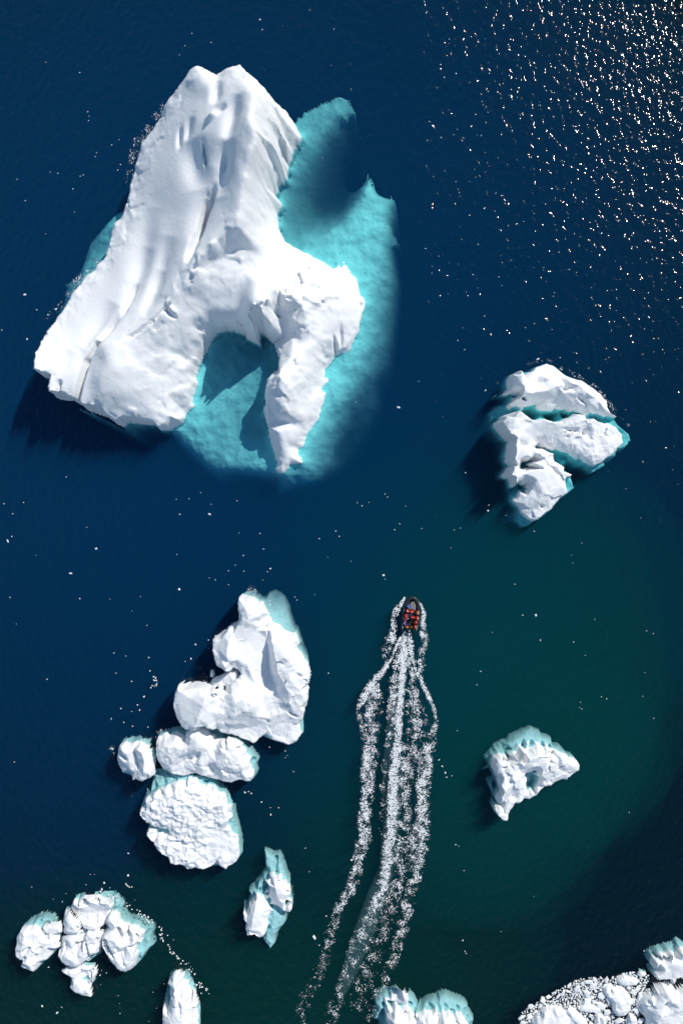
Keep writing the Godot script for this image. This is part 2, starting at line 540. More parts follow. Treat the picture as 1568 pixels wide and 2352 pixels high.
# the fins of one berg share one keel: the northern fin's line and the others' are merged into one set of points
func rim_join(called: String, label: String, f: Array, rim_n: Array, pts: Array, opt: Dictionary) -> void:
	var all := pts.duplicate()
	for i in rim_n.size() / 3:
		all.append_array([rim_n[3 * i], rim_n[3 * i + 1], rim_n[3 * i + 2], 0.4])
	# foot of the northern fin's sheer sides, towards the open sea and into the channel
	all.append_array([315,372,-3,0.3, 300,340,-12,0.3, 425,195,-3,0.3, 400,180,-13,0.3, 512,158,-4,0.3, 500,120,-13,0.3, 1010,245,-2.2,0.4, 1100,295,-2.2,0.4, 1172,360,-2.2,0.4, 1225,425,-2.2,0.4, 1235,475,-2,0.4, 1305,548,-1.5,0.4,
		1195,556,-1.2,0.3, 1090,540,-1.2,0.3, 980,525,-1.4,0.3, 850,508,-1.6,0.3, 760,514,-1.6,0.3, 690,514,-1.6,0.3, 600,468,-1.2,0.3, 420,487,-0.6,0.3, 400,440,-1.4,0.3, 505,410,-0.5,0.3, 480,396,-1.2,0.3, 400,385,-2,0.3])
	var rim := [
		345,580,9, 395,542,9, 500,506,10, 525,522,9, 570,560,8, 630,590,7.5, 700,566,7.5, 780,595,6.5, 860,590,5.5, 920,560,5, 970,532,4.6, 1030,540,4, 1100,570,3, 1140,590,2.4, 1200,612,1.8, 1290,645,1.0,
		1330,690,0.3, 1345,760,0.2, 1290,810,0.3, 1210,890,0.4, 1160,930,0.5, 1110,955,0.6, 1050,932,0.8, 960,892,1.0, 910,855,1.2, 880,838,1.2, 800,812,1.6, 720,792,2.5, 640,775,3.5,
		700,822,4.5, 780,852,3.0, 770,872,2.6, 785,920,1.8, 860,962,1.4, 925,1030,0.8, 870,1050,0.8, 880,1120,0.6, 888,1165,0.6, 830,1220,0.5, 800,1252,0.5, 760,1302,0.6, 665,1372,0.6, 640,1396,0.7, 560,1380,1.0, 512,1340,1.2, 500,1290,1.4, 450,1245,1.8,
		500,1180,2.4, 540,1115,2.5, 520,1085,3.5, 490,1072,6, 472,1112,8, 420,1035,9, 450,900,10, 470,780,10.5, 478,725,10.5, 425,690,10, 350,600,9]
	all.append_array([
		450,560,10,0.2, 520,560,9,0.15, 480,620,9.6,0.15, 450,650,9.8,0.2, 520,650,8.4,0.12, 500,700,8.8,0.15, 600,640,7.2,0.1, 700,620,6.8,0.1, 600,720,6.0,0.1, 700,700,5.2,0.1, 800,640,5.6,0.15, 800,720,4.0,0.2, 860,640,4.8,0.4, 930,600,4.4,0.4, 1000,580,4.0,0.4, 1060,600,3.2,0.4, 900,660,3.6,0.5, 1000,660,3.0,0.6, 1025,680,1.6,0.3, 1080,640,2.8,0.5, 1150,650,2.2,0.5, 1200,680,1.8,0.5, 1250,690,1.2,0.4,
		900,740,3.0,0.5, 960,780,2.8,0.6, 1040,760,2.4,0.6, 1120,760,2.0,0.6, 1200,770,1.4,0.5, 1280,760,0.7,0.4, 1000,850,2.2,0.6, 1080,850,2.0,0.6, 1160,860,1.2,0.5, 1080,910,1.4,0.4, 960,850,1.8,0.4, 880,790,2.4,0.4,
		490,745,8.6,0.2, 500,780,9.4,0.2, 470,850,10,0.2, 455,960,9.6,0.2, 470,1050,8.4,0.2, 560,770,6.2,0.1, 600,800,6.6,0.15, 540,830,7.6,0.15, 650,850,6.2,0.2, 740,850,4.4,0.3, 510,1040,6.6,0.2, 700,900,5.0,0.25, 700,980,5.0,0.2, 780,960,3.2,0.3, 760,1020,4.2,0.2, 850,1010,2.0,0.3, 640,1070,5.0,0.2, 720,1080,4.6,0.2, 810,1080,2.8,0.3, 600,1140,4.0,0.2, 680,1160,4.6,0.2, 780,1150,3.0,0.3, 850,1130,1.8,0.3, 560,1200,3.6,0.2, 650,1240,3.6,0.2, 740,1230,2.6,0.3, 520,1260,3.0,0.2, 580,1310,2.4,0.3, 660,1310,1.8,0.35,
		# the eye through the southern fin
		545,942,-2.0,0.1, 528,925,-1.6,0.1, 562,925,-1.6,0.1, 522,962,-1.6,0.1, 556,962,-1.6,0.1, 545,878,7.2,0.1, 502,900,7.6,0.1, 484,950,7.8,0.1, 492,1004,7.0,0.1, 545,1012,6.2,0.1, 592,988,6.0,0.1, 610,936,6.4,0.1, 592,892,6.8,0.1,
		# inside the notch between the middle and the southern fin
		700,808,-1.0,0.2, 780,835,-1.8,0.3, 850,870,-2.2,0.3, 920,910,-2.4,0.3, 1000,950,-2.2,0.3, 1080,980,-2.0,0.4, 800,900,-3.0,0.3, 880,960,-4.0,0.3, 960,1010,-6.0,0.3, 520,1120,-3.5,0.3,
		# the feet: east, south, west
		1360,650,-0.9,0.4, 1410,690,-1.2,0.4, 1425,740,-1.2,0.4, 1380,800,-1.0,0.4, 1300,870,-1.2,0.4, 1210,950,-1.4,0.4, 1120,1010,-1.8,0.4, 1450,740,-7,0.4, 1380,860,-7,0.4, 1240,980,-7,0.4, 1110,1050,-8,0.4, 1410,640,-6,0.4, 1340,570,-6,0.4, 1280,480,-8,0.4, 1190,340,-8,0.4, 1050,240,-8,0.4, 1000,1050,-11,0.4,
		900,1060,-0.8,0.4, 950,1100,-1.2,0.4, 960,1140,-1.6,0.4, 900,1190,-1.4,0.4, 840,1240,-1.8,0.4, 980,1110,-6,0.4, 900,1240,-8,0.4, 770,1330,-3,0.4, 690,1400,-3,0.4, 800,1340,-10,0.4, 590,1420,-0.9,0.4, 500,1420,-1.4,0.4, 530,1460,-1.8,0.4, 585,1450,-1.8,0.4, 560,1490,-8,0.4, 680,1440,-10,0.4,
		430,1150,-3.0,0.4, 410,1250,-4.6,0.4, 450,1300,-4.5,0.4, 390,1380,-4.6,0.4, 400,1430,-3.4,0.4, 440,1420,-4.5,0.4, 360,1420,-6.5,0.4, 330,1300,-11,0.3, 330,1450,-13,0.3, 430,1490,-12,0.3,
		300,600,-4.0,0.4, 230,600,-5.5,0.4, 170,690,-7.0,0.4, 260,720,-6.5,0.4, 330,760,-5.5,0.4, 330,880,-6.5,0.4, 380,960,-6,0.4, 390,1080,-7,0.4, 110,650,-11,0.4, 210,560,-8,0.4, 200,800,-12,0.4, 300,1000,-12,0.4, 360,1150,-12,0.4, 230,470,-12,0.4, 250,420,-14,0.4, 330,400,-8,0.4])
	opt.grooves = opt.grooves + [[840,645, 1000,668, 10,0.9,3,1], [1025,650, 1030,710, 12,1.4,2,1], [905,690, 900,720, 10,0.8,3,1], [510,745, 600,780, 16,1.2,7,1], [620,850, 690,900, 22,0.7,6,1], [610,1070, 560,1130, 14,1.6,4,1], [575,1150, 570,1190, 8,0.8,4,1], [760,950, 850,1030, 18,0.7,3,1], [685,1285, 690,1290, 12,1.0,2], [860,870, 1000,880, 16,0.8,2,1]]
	opt.foot_label = "blue and turquoise keel spreading under the three fins"
	berg(called, label, rim, all, 0.15, 41, opt)


func winged_berg() -> void:
	var f := [250.9, 1329.7, 3.125]
	var rim := [
		930,140,6, 1000,150,5, 1085,185,4, 1110,240,4, 1150,320,3.5, 1230,372,2.5, 1300,400,1.8, 1350,430,1.4, 1365,465,1.2, 1340,492,1.4, 1380,560,1.8, 1420,620,2.2, 1437,700,2.4, 1420,760,2.4, 1415,870,2.2, 1395,950,2, 1380,1010,1.2, 1382,1110,0.4, 1340,1170,0.4, 1290,1190,0.4, 1180,1160,0.4, 1090,1130,0.4, 1035,1182,0.4, 960,1150,0.5, 870,1110,0.8,
		800,1107,3.5, 772,1078,3.2, 740,1090,4.6, 680,1060,4.6, 605,1095,5.5, 530,1070,4.2, 480,1000,4.2, 460,900,4.5, 470,840,5, 485,780,5.5, 560,795,5.5, 640,790,5.5, 720,800,5.5, 790,795,5.0, 812,835,3.5, 870,760,3.5, 920,725,3.2, 948,690,3, 930,650,3, 885,640,3.5, 860,668,5, 830,670,6, 770,620,4.5, 740,530,4.4, 745,440,4.6, 830,390,5, 850,360,5, 920,330,5, 930,250,5.5, 922,180,6]
	var pts := [
		945,150,6.4,0.2, 990,230,7.0,0.25, 1040,210,5.8,0.3, 950,260,6.2,0.2, 1000,300,6.4,0.4, 1050,270,6.0,0.4, 1060,300,5.0,0.35, 960,340,5.8,0.4, 1010,350,5.0,0.35, 880,400,6.0,0.12, 800,430,5.2,0.1, 770,500,4.9,0.1, 800,580,5.4,0.1, 860,460,6.8,0.15, 840,560,7.2,0.15, 830,640,7.4,0.15, 860,600,6.4,0.2, 900,500,5.4,0.25, 920,580,5.0,0.25, 900,430,5.6,0.2, 970,450,4.4,0.2, 980,540,4.0,0.25, 990,620,4.2,0.3, 950,650,3.8,0.3,
		1060,370,3.8,0.12, 1080,440,3.0,0.08, 1060,520,2.8,0.08, 1090,560,2.4,0.1, 1040,600,3.2,0.2, 1110,640,1.6,0.1, 1140,600,1.0,0.1, 1160,680,0.8,0.1, 1180,740,0.8,0.1, 1120,700,1.2,0.1, 1140,500,1.8,0.15, 1130,420,2.6,0.15, 1110,340,3.2,0.3,
		1140,370,4.4,0.3, 1160,450,5.4,0.5, 1175,520,6.2,0.5, 1200,600,6.6,0.6, 1205,680,6.2,0.6, 1240,740,5.4,0.6, 1285,810,4.4,0.5, 1220,480,6.4,0.4, 1260,450,5.0,0.3, 1300,460,3.6,0.3, 1260,560,7.2,0.4, 1300,600,6.0,0.4, 1280,680,6.0,0.5, 1340,690,4.6,0.5, 1360,620,4.4,0.4, 1390,700,3.4,0.4, 1320,760,4.8,0.5, 1370,800,3.6,0.4, 1330,870,3.6,0.5, 1370,920,2.8,0.4, 1290,880,3.4,0.5, 1330,960,2.4,0.4, 1270,950,2.0,0.4, 1330,400,2.4,0.2, 1330,440,2.2,0.2, 1230,420,4.2,0.3,
		500,800,5.8,0.05, 500,900,5.2,0.05, 530,1010,4.8,0.05, 580,860,6.0,0.05, 600,960,5.8,0.05, 650,830,6.4,0.06, 690,840,7.0,0.3, 670,920,7.0,0.3, 640,1010,6.8,0.3, 612,1070,6.2,0.3, 720,830,6.6,0.5, 760,860,5.6,0.2, 730,950,5.4,0.15, 700,1040,5.2,0.2, 760,1030,4.4,0.15, 780,900,4.6,0.2, 800,840,4.2,0.3,
		830,880,4.8,0.4, 880,830,5.8,0.5, 920,790,5.0,0.4, 960,760,4.2,0.35, 900,900,6.4,0.5, 960,860,6.2,0.4, 1000,800,4.6,0.3, 840,970,5.0,0.5, 900,980,5.6,0.4, 980,950,5.6,0.25, 1050,920,4.4,0.2, 1060,990,2.6,0.2, 860,1040,4.2,0.4, 960,1040,2.6,0.2, 820,1080,3.6,0.3, 900,1080,1.2,0.2, 1000,1070,0.6,0.3, 1070,1060,0.7,0.3,
		1050,760,3.2,0.2, 1090,800,2.0,0.12, 1100,900,1.6,0.15, 1160,860,1.6,0.2, 1140,960,1.2,0.2, 1200,920,1.4,0.2, 1160,1000,1.6,0.3, 1200,1040,0.8,0.25, 1280,1030,0.8,0.3, 1140,1090,0.5,0.3, 1250,1110,0.5,0.3, 1320,1090,0.5,0.3, 1350,1040,0.6,0.3, 1160,780,1.2,0.2, 1220,830,2.0,0.4,
		1110,160,-2.2,0.4, 1140,110,-3.4,0.4, 1180,90,-4.2,0.4, 1240,130,-3.2,0.4, 1180,180,-2.6,0.4, 1160,260,-1.2,0.4, 1230,240,-1.8,0.4, 1280,210,-3.0,0.4, 1240,330,-0.9,0.4, 1300,320,-1.8,0.4, 1330,380,-2.0,0.4, 1180,65,-9,0.4, 1260,100,-9,0.4, 1320,200,-9,0.4, 1355,330,-8,0.4, 1380,420,-8,0.4, 1090,120,-7,0.4, 1390,500,-4,0.4]
	berg("iceberg", "white iceberg with two upturned wings and a dark blue hollow behind its ridge", rim, pts, 0.16, 53, {"frame": f, "smooth": 2, "tall": 0.75, "keel": -4.0, "grooves": [[1040,300, 1080,340, 14,0.8,5,1], [1130,340, 1150,470, 12,0.9,4,1], [1340,690, 1380,720, 10,1.0,4,1], [1180,960, 1150,1010, 10,-0.5,1], [720,860, 730,870, 8,0.8,6], [1270,960, 1360,1000, 8,0.9,2,1]], "foot_label": "turquoise ledge under water north of the ridge"})
	slab("ice_floe", "rounded pale ice floe caught between the two wings of an iceberg", [735,742, 760,715, 800,700, 880,652, 915,665, 922,700, 900,730, 850,760, 800,785, 745,768], 1.8, f, 61, Vector2(0.2, -0.3), 0.25)
	slab("ice_floe", "small pointed ice floe beside the rounded floe of the winged iceberg", [722,705, 728,665, 740,660, 752,690, 735,712], 0.8, f, 62, Vector2.ZERO, 0.2, {"step": 0.1})


func berg_row() -> void:
	var f := [250.9, 1630.7, 3.5714]
	berg("iceberg", "small two-humped iceberg at the end of the white row, foam at its back",
		[70,330,1.6, 90,290,1.0, 130,262,0.4, 200,266,0.3, 260,256,0.3, 320,290,0.3, 345,340,0.4, 365,400,0.4, 345,500,2.2, 345,540,2.0, 320,560,1.8, 270,586,1.8, 225,565,1.6, 195,575,1.0, 190,545,0.5, 110,512,0.4, 80,450,0.8, 65,400,1.6],
		[110,330,3.4,0.25, 100,390,3.0,0.2, 150,350,3.6,0.2, 160,420,2.8,0.15, 120,450,1.6,0.2, 170,480,1.6,0.2, 190,330,2.6,0.2, 195,400,1.8,0.2, 215,450,1.2,0.2, 230,320,3.8,0.2, 270,350,4.2,0.2, 290,420,4.0,0.2, 280,500,3.6,0.25, 250,550,2.6,0.3, 320,330,2.0,0.2, 320,440,2.8,0.25, 310,530,2.8,0.3, 230,520,1.6,0.3, 200,510,0.9,0.3, 170,290,0.9,0.25, 250,285,0.8,0.25, 340,380,0.9,0.25,
		375,420,-0.9,0.4, 385,370,-2.2,0.4, 150,545,-1.2,0.4, 110,540,-2.4,0.4, 90,520,-3,0.4, 60,450,-6,0.4, 50,350,-7,0.4, 90,250,-6,0.4, 200,235,-6,0.4, 320,262,-4,0.4, 190,590,-3,0.4], 0.14, 71, {"frame": f, "grooves": [[85,360, 155,420, 18,0.9,2,1], [200,330, 230,480, 12,1.0,2]]})
	berg("iceberg", "lumpy white iceberg with deep blue hollows in the middle of the white row",
		[385,260,0.5, 400,222,0.4, 470,192,0.4, 560,182,0.5, 640,190,1.4, 680,162,2.0, 740,152,1.6, 800,172,1.0, 860,212,0.4, 905,250,0.6, 960,248,2.2, 1030,272,2.4, 1080,300,2.2, 1110,350,2.0, 1140,450,1.8, 1175,540,1.6, 1160,585,1.2, 1130,590,1.4, 1070,575,1.2, 1000,600,0.8, 960,592,1.0, 880,570,0.8, 780,540,0.6, 720,520,0.6, 650,530,0.4, 600,540,0.3, 520,520,0.3, 440,470,0.8, 400,420,1.6, 385,340,1.8],
		[430,260,1.2,0.4, 480,230,1.0,0.3, 560,220,1.8,0.4, 600,250,2.0,0.5, 420,330,3.0,0.5, 440,300,3.0,0.5, 500,300,3.6,0.4, 560,290,3.4,0.5, 590,330,3.2,0.5, 640,350,3.0,0.6, 480,370,3.2,0.6, 420,390,2.6,0.5, 450,430,1.8,0.6, 520,420,2.6,0.6, 560,390,2.4,0.6, 500,480,1.2,0.4, 600,480,0.6,0.3, 580,440,1.0,0.4, 620,420,0.5,0.4, 620,240,1.2,0.4,
		670,220,3.8,0.4, 730,200,3.6,0.3, 720,260,3.8,0.25, 790,230,2.6,0.2, 790,300,2.8,0.2, 850,260,1.4,0.2, 700,320,3.4,0.3, 650,300,3.2,0.4, 750,370,2.2,0.3, 700,400,1.2,0.5, 650,400,0.8,0.5, 690,450,1.4,0.9, 740,430,2.0,0.6, 760,490,2.0,0.8, 810,440,1.8,0.4, 830,380,2.0,0.3, 860,330,1.4,0.3, 880,290,0.9,0.3,
		920,280,3.2,0.6, 910,350,3.2,0.6, 880,430,2.6,0.7, 960,310,3.6,0.4, 1020,320,3.4,0.4, 980,400,3.6,0.5, 1060,390,3.0,0.4, 930,470,2.8,0.8, 1010,470,3.0,0.7, 1080,480,2.6,0.6, 870,510,1.6,0.8, 960,540,1.8,0.9, 1040,540,1.8,0.9, 1110,550,1.8,0.6, 830,470,0.8,0.5,
		1130,340,-0.6,0.5, 1180,370,-0.9,0.6, 1220,420,-1.4,0.6, 1190,470,-1.0,0.6, 1210,520,-1.4,0.6, 1190,570,-2.0,0.6, 1100,290,-1.0,0.5, 880,220,-1.6,0.4, 960,232,-3,0.4, 840,190,-2.5,0.4, 1250,420,-7,0.4, 1245,530,-7,0.4, 1200,610,-7,0.4, 1120,270,-4,0.4, 1000,625,-5,0.4, 430,510,-1.6,0.4, 540,545,-1.4,0.4, 640,552,-1.6,0.4, 800,570,-2,0.4, 380,440,-2.5,0.4, 365,300,-3,0.4, 400,190,-3,0.4, 500,165,-3.5,0.4, 600,165,-3,0.4], 0.14, 83, {"frame": f, "cell": 0.8, "smooth": 3, "grooves": [[610,230, 590,290, 14,1.2,2,1], [740,330, 690,450, 16,0.9,2,1], [950,300, 960,330, 8,0.8,3]]})
	berg("iceberg", "flat iceberg with a scalloped white top like hammered metal, south end of the row",
		[250,830,1.5, 300,740,1.6, 370,690,1.6, 450,662,1.8, 540,622,1.8, 640,586,1.8, 700,592,1.8, 780,642,1.6, 860,642,1.4, 910,692,1.6, 945,712,1.8, 942,742,1.8, 990,800,1.8, 996,880,1.6, 970,915,1.2, 960,960,0.8, 1010,1000,0.3, 1048,1040,0.25, 1060,1110,0.25, 1072,1190,0.25, 1040,1242,0.25, 980,1280,0.25, 880,1268,0.3, 800,1300,0.6, 760,1310,1.0, 690,1300,1.2, 640,1317,1.2, 600,1270,1.2, 510,1266,1.2, 480,1200,1.3, 390,1150,1.3, 370,1090,1.3, 300,1040,1.3, 330,985,1.0, 390,990,0.3, 440,1020,0.4, 500,1000,1.0, 430,970,1.4, 330,940,1.5, 265,890,1.5],
		[300,830,2.3,0.8, 360,760,2.5,0.7, 350,880,2.3,0.7, 440,720,2.5,0.7, 440,820,2.6,0.7, 430,920,2.3,0.7, 540,680,2.6,0.7, 540,780,2.8,0.7, 540,880,2.7,0.7, 560,960,2.3,0.7, 640,640,2.4,0.6, 640,740,2.8,0.7, 640,840,2.9,0.7, 640,950,2.6,0.7, 740,680,2.4,0.6, 740,780,2.8,0.7, 750,880,2.7,0.7, 740,980,2.2,0.6, 840,700,2.2,0.6, 850,790,2.5,0.7, 860,880,2.1,0.7, 930,780,2.3,0.4, 940,860,2.2,0.4, 850,960,1.3,0.6, 920,940,1.6,0.4, 900,1010,0.8,0.4, 980,1040,0.5,0.3, 880,1100,0.6,0.2, 990,1120,0.45,0.2, 1030,1180,0.4,0.2, 940,1180,0.45,0.2, 850,1200,0.45,0.25, 960,1240,0.4,0.2,
		760,1060,1.3,0.6, 660,1040,2.0,0.7, 560,1050,1.6,0.8, 480,1060,1.8,0.8, 400,1040,1.6,0.8, 420,1110,1.7,0.8, 520,1140,1.8,0.9, 600,1140,1.9,0.9, 690,1140,1.5,0.8, 760,1160,0.8,0.6, 560,1220,1.6,0.9, 640,1250,1.6,0.9, 720,1240,1.1,0.8, 790,1250,0.6,0.5, 490,980,1.6,0.6, 400,1000,-0.5,0.2, 500,1020,0.2,0.3,
		330,690,-0.9,0.4, 330,640,-1.4,0.4, 350,580,-2.2,0.4, 400,640,-0.7,0.4, 430,560,-1.8,0.4, 480,600,-0.8,0.4, 560,570,-0.7,0.4, 640,550,-0.9,0.4, 720,545,-0.9,0.4, 790,570,-0.7,0.4, 740,600,-0.5,0.4, 830,600,-0.7,0.4, 870,620,-1.0,0.4, 900,660,-1.0,0.4, 450,510,-2.2,0.4, 380,510,-2.4,0.4, 330,530,-3.0,0.4, 850,570,-5,0.4, 930,650,-6,0.4, 300,650,-6,0.4,
		1000,960,-0.7,0.4, 1020,900,-1.2,0.4, 1010,840,-1.4,0.4, 980,760,-1.6,0.4, 1050,1000,-1.6,0.4, 1090,1100,-4,0.4, 1090,1210,-4,0.4, 1050,860,-6,0.4,
		220,680,-4.6,0.4, 250,650,-4.4,0.4, 260,720,-4.8,0.4, 200,740,-7,0.4, 220,860,-6,0.4, 240,910,-5,0.4, 290,960,-5,0.4, 180,680,-11,0.4, 170,800,-13,0.4, 200,930,-11,0.4], 0.13, 97, {"frame": f, "cell": 1.05, "cell_amp": 0.75, "grain": 1.0, "facets": 0.0, "smooth": 2, "foot_label": "pale green ice margin awash round the scalloped top"})
	slab("ice_block", "square white ice block stranded on the edge of the scalloped iceberg", [885,1235, 910,1200, 960,1183, 982,1200, 983,1250, 958,1312, 900,1275], 1.7, f, 101, Vector2(-0.1, 0.3), 0.12, {"step": 0.1})


func arched_berg() -> void:
	var f := [1053.7, 1630.7, 5.0]
	var rim := [
		405,640,4.4, 440,572,3.6, 500,556,3.4, 560,562,3.6, 640,534,3.4, 770,484,3.2, 850,474,3.0, 1000,478,2.8, 1060,486,3.2, 1120,490,2.6, 1190,515,2.4, 1250,540,2.2, 1340,582,2, 1385,650,1.8, 1370,692,1.6, 1300,745,1.6, 1230,790,1.6, 1180,790,1.6, 1100,832,1.8, 1060,870,1.6, 990,872,1.6, 930,922,1.4, 880,980,1.6, 810,1032,1.6, 750,1026,2, 700,1060,2.4, 610,1120,2.4, 570,1190,2.2, 550,1265,2.2, 510,1270,2.6, 450,1220,3, 425,1160,3.4, 460,1090,4, 480,1000,4.6, 490,880,5, 440,740,5]
	var pts := [
		450,610,5.0,0.12, 480,625,6.0,0.15, 440,660,5.4,0.15, 560,595,6.2,0.15, 660,555,6.2,0.15, 760,510,6.0,0.15, 520,650,6.4,0.4, 600,640,5.6,0.5, 680,600,5.4,0.5, 720,560,5.6,0.4, 800,560,6.2,0.25, 900,540,5.4,0.2, 980,540,4.6,0.25, 480,740,5.6,0.2, 550,700,4.8,0.4, 620,720,5.0,0.4, 690,690,3.6,0.3, 680,640,4.2,0.4, 740,640,5.2,0.25, 780,680,4.4,0.2, 840,660,4.2,0.2, 800,610,5.8,0.2, 880,610,4.2,0.2, 720,720,3.8,0.3, 640,780,5.0,0.3, 700,800,4.6,0.3, 560,800,4.6,0.3, 520,780,4.8,0.25, 540,880,5.2,0.25, 520,950,5.4,0.15, 600,880,5.0,0.3, 680,890,4.2,0.3, 740,880,3.2,0.3, 600,960,2.8,0.15, 560,1000,2.6,0.15, 640,1000,2.4,0.2, 700,960,3.6,0.3, 750,960,2.6,0.3, 690,1020,3.0,0.3, 500,1040,4.6,0.15, 540,1060,2.4,0.2, 580,1080,3.2,0.3, 470,1140,3.8,0.15, 500,1130,2.4,0.2, 540,1140,3.4,0.3, 480,1200,3.2,0.2, 530,1220,3.2,0.2, 640,1060,3.0,0.3,
		920,640,4.6,0.3, 960,680,4.6,0.35, 940,760,4.0,0.3, 1000,620,5.4,0.4, 1060,600,4.4,0.5, 1010,720,4.0,0.4, 990,800,3.0,0.3, 1080,690,3.6,0.4, 1080,790,2.4,0.3, 1140,580,3.6,0.5, 1130,640,3.2,0.4, 1180,560,4.4,0.3, 1200,620,4.4,0.3, 1180,700,3.2,0.5, 1250,600,4.0,0.3, 1300,640,3.4,0.15, 1250,690,3.0,0.3, 1180,760,2.2,0.3, 1320,690,2.4,0.15, 1040,530,4.2,0.3, 950,850,2.2,0.3, 900,910,2.0,0.3, 830,950,2.4,0.3, 800,990,2.2,0.3,
		# pool inside
		760,740,-1.0,0.2, 830,730,-1.2,0.2, 880,700,-2.0,0.2, 800,780,-0.9,0.2, 880,780,-2.2,0.2, 790,830,-1.2,0.2, 870,850,-2.4,0.2, 800,890,-2.4,0.2, 850,900,-2.2,0.2, 785,915,-1.2,0.2, 915,760,1.5,0.2, 915,850,1.0,0.2, 780,930,1.0,0.2, 765,850,1.2,0.2, 745,780,1.2,0.2, 770,722,1.6,0.2, 850,700,1.6,0.2,
		# the bench north of it, half awash
		660,490,0.2,0.1, 700,430,0.5,0.1, 790,392,0.6,0.08, 900,398,0.6,0.08, 1000,418,0.5,0.08, 1080,455,0.5,0.1, 1095,480,0.5,0.1, 720,475,0.7,0.08, 850,440,1.1,0.08, 980,455,1.0,0.08, 1015,470,-0.5,0.1, 1020,420,-0.6,0.1, 770,468,0.9,0.1, 640,515,-1.4,0.2, 560,540,-2.0,0.2, 700,492,-1.0,0.2, 510,540,-1.6,0.2,
		620,470,-0.7,0.5, 520,500,-0.8,0.5, 450,490,-0.9,0.6, 380,530,-1.0,0.6, 320,580,-1.4,0.6, 560,410,-1.0,0.6, 650,380,-0.7,0.6, 740,330,-1.0,0.5, 700,280,-2.6,0.5, 840,230,-1.8,0.5, 830,330,-0.8,0.5, 950,340,-0.8,0.5, 950,270,-1.8,0.5, 1060,390,-0.8,0.5, 1080,350,-1.8,0.5, 1150,460,-0.8,0.5, 1190,440,-2.0,0.5, 1230,520,-1.4,0.4, 500,390,-2.6,0.5, 420,430,-3.2,0.5, 390,470,-3.4,0.5, 600,320,-3.4,0.5,
		840,195,-6,0.4, 700,240,-7,0.4, 560,300,-7,0.4, 400,400,-7.5,0.4, 300,520,-6,0.4, 980,240,-6,0.4, 1120,340,-6,0.4, 1260,500,-6,0.4, 1000,180,-13,0.4, 700,170,-14,0.4, 330,400,-14,0.4,
		340,650,-3.6,0.3, 260,680,-4.2,0.4, 250,760,-3.2,0.4, 300,800,-5.0,0.4, 400,800,-3.6,0.3, 360,870,-0.9,0.3, 390,940,-0.9,0.3, 405,980,-1.6,0.3, 330,880,-5.0,0.4, 380,1010,-5.5,0.4, 440,920,-4.2,0.3, 430,1040,-6,0.3, 220,720,-9,0.4, 240,620,-8,0.4, 270,880,-10,0.4, 350,1040,-11,0.4, 170,760,-14,0.4, 300,1050,-14,0.4,
		660,1100,-1.4,0.4, 740,1060,-1.6,0.4, 700,1110,-3.0,0.4, 760,1090,-4.0,0.4, 800,1060,-3.5,0.4]
	berg("iceberg", "curved white iceberg like a claw round a small green pool, alone off the wake", rim, pts, 0.12, 113, {"frame": f, "smooth": 1, "tall": 0.58, "facet_size": 2.4, "keel": -2.6, "cell": 0.8, "grooves": [[545,680, 560,730, 24,1.0,5,1], [630,650, 610,720, 14,0.8,5,1], [650,690, 640,760, 12,0.7,5,1], [1120,560, 1160,600, 20,1.1,4,1], [1080,620, 1100,660, 18,0.9,4,1], [1150,720, 1220,670, 8,0.8,3,1], [560,1040, 460,1180, 10,1.1,3,1], [640,840, 660,850, 14,-0.6,5], [510,770, 500,830, 20,0.7,5,1]], "foot_label": "mottled pale green ice bench under water behind the claw"})


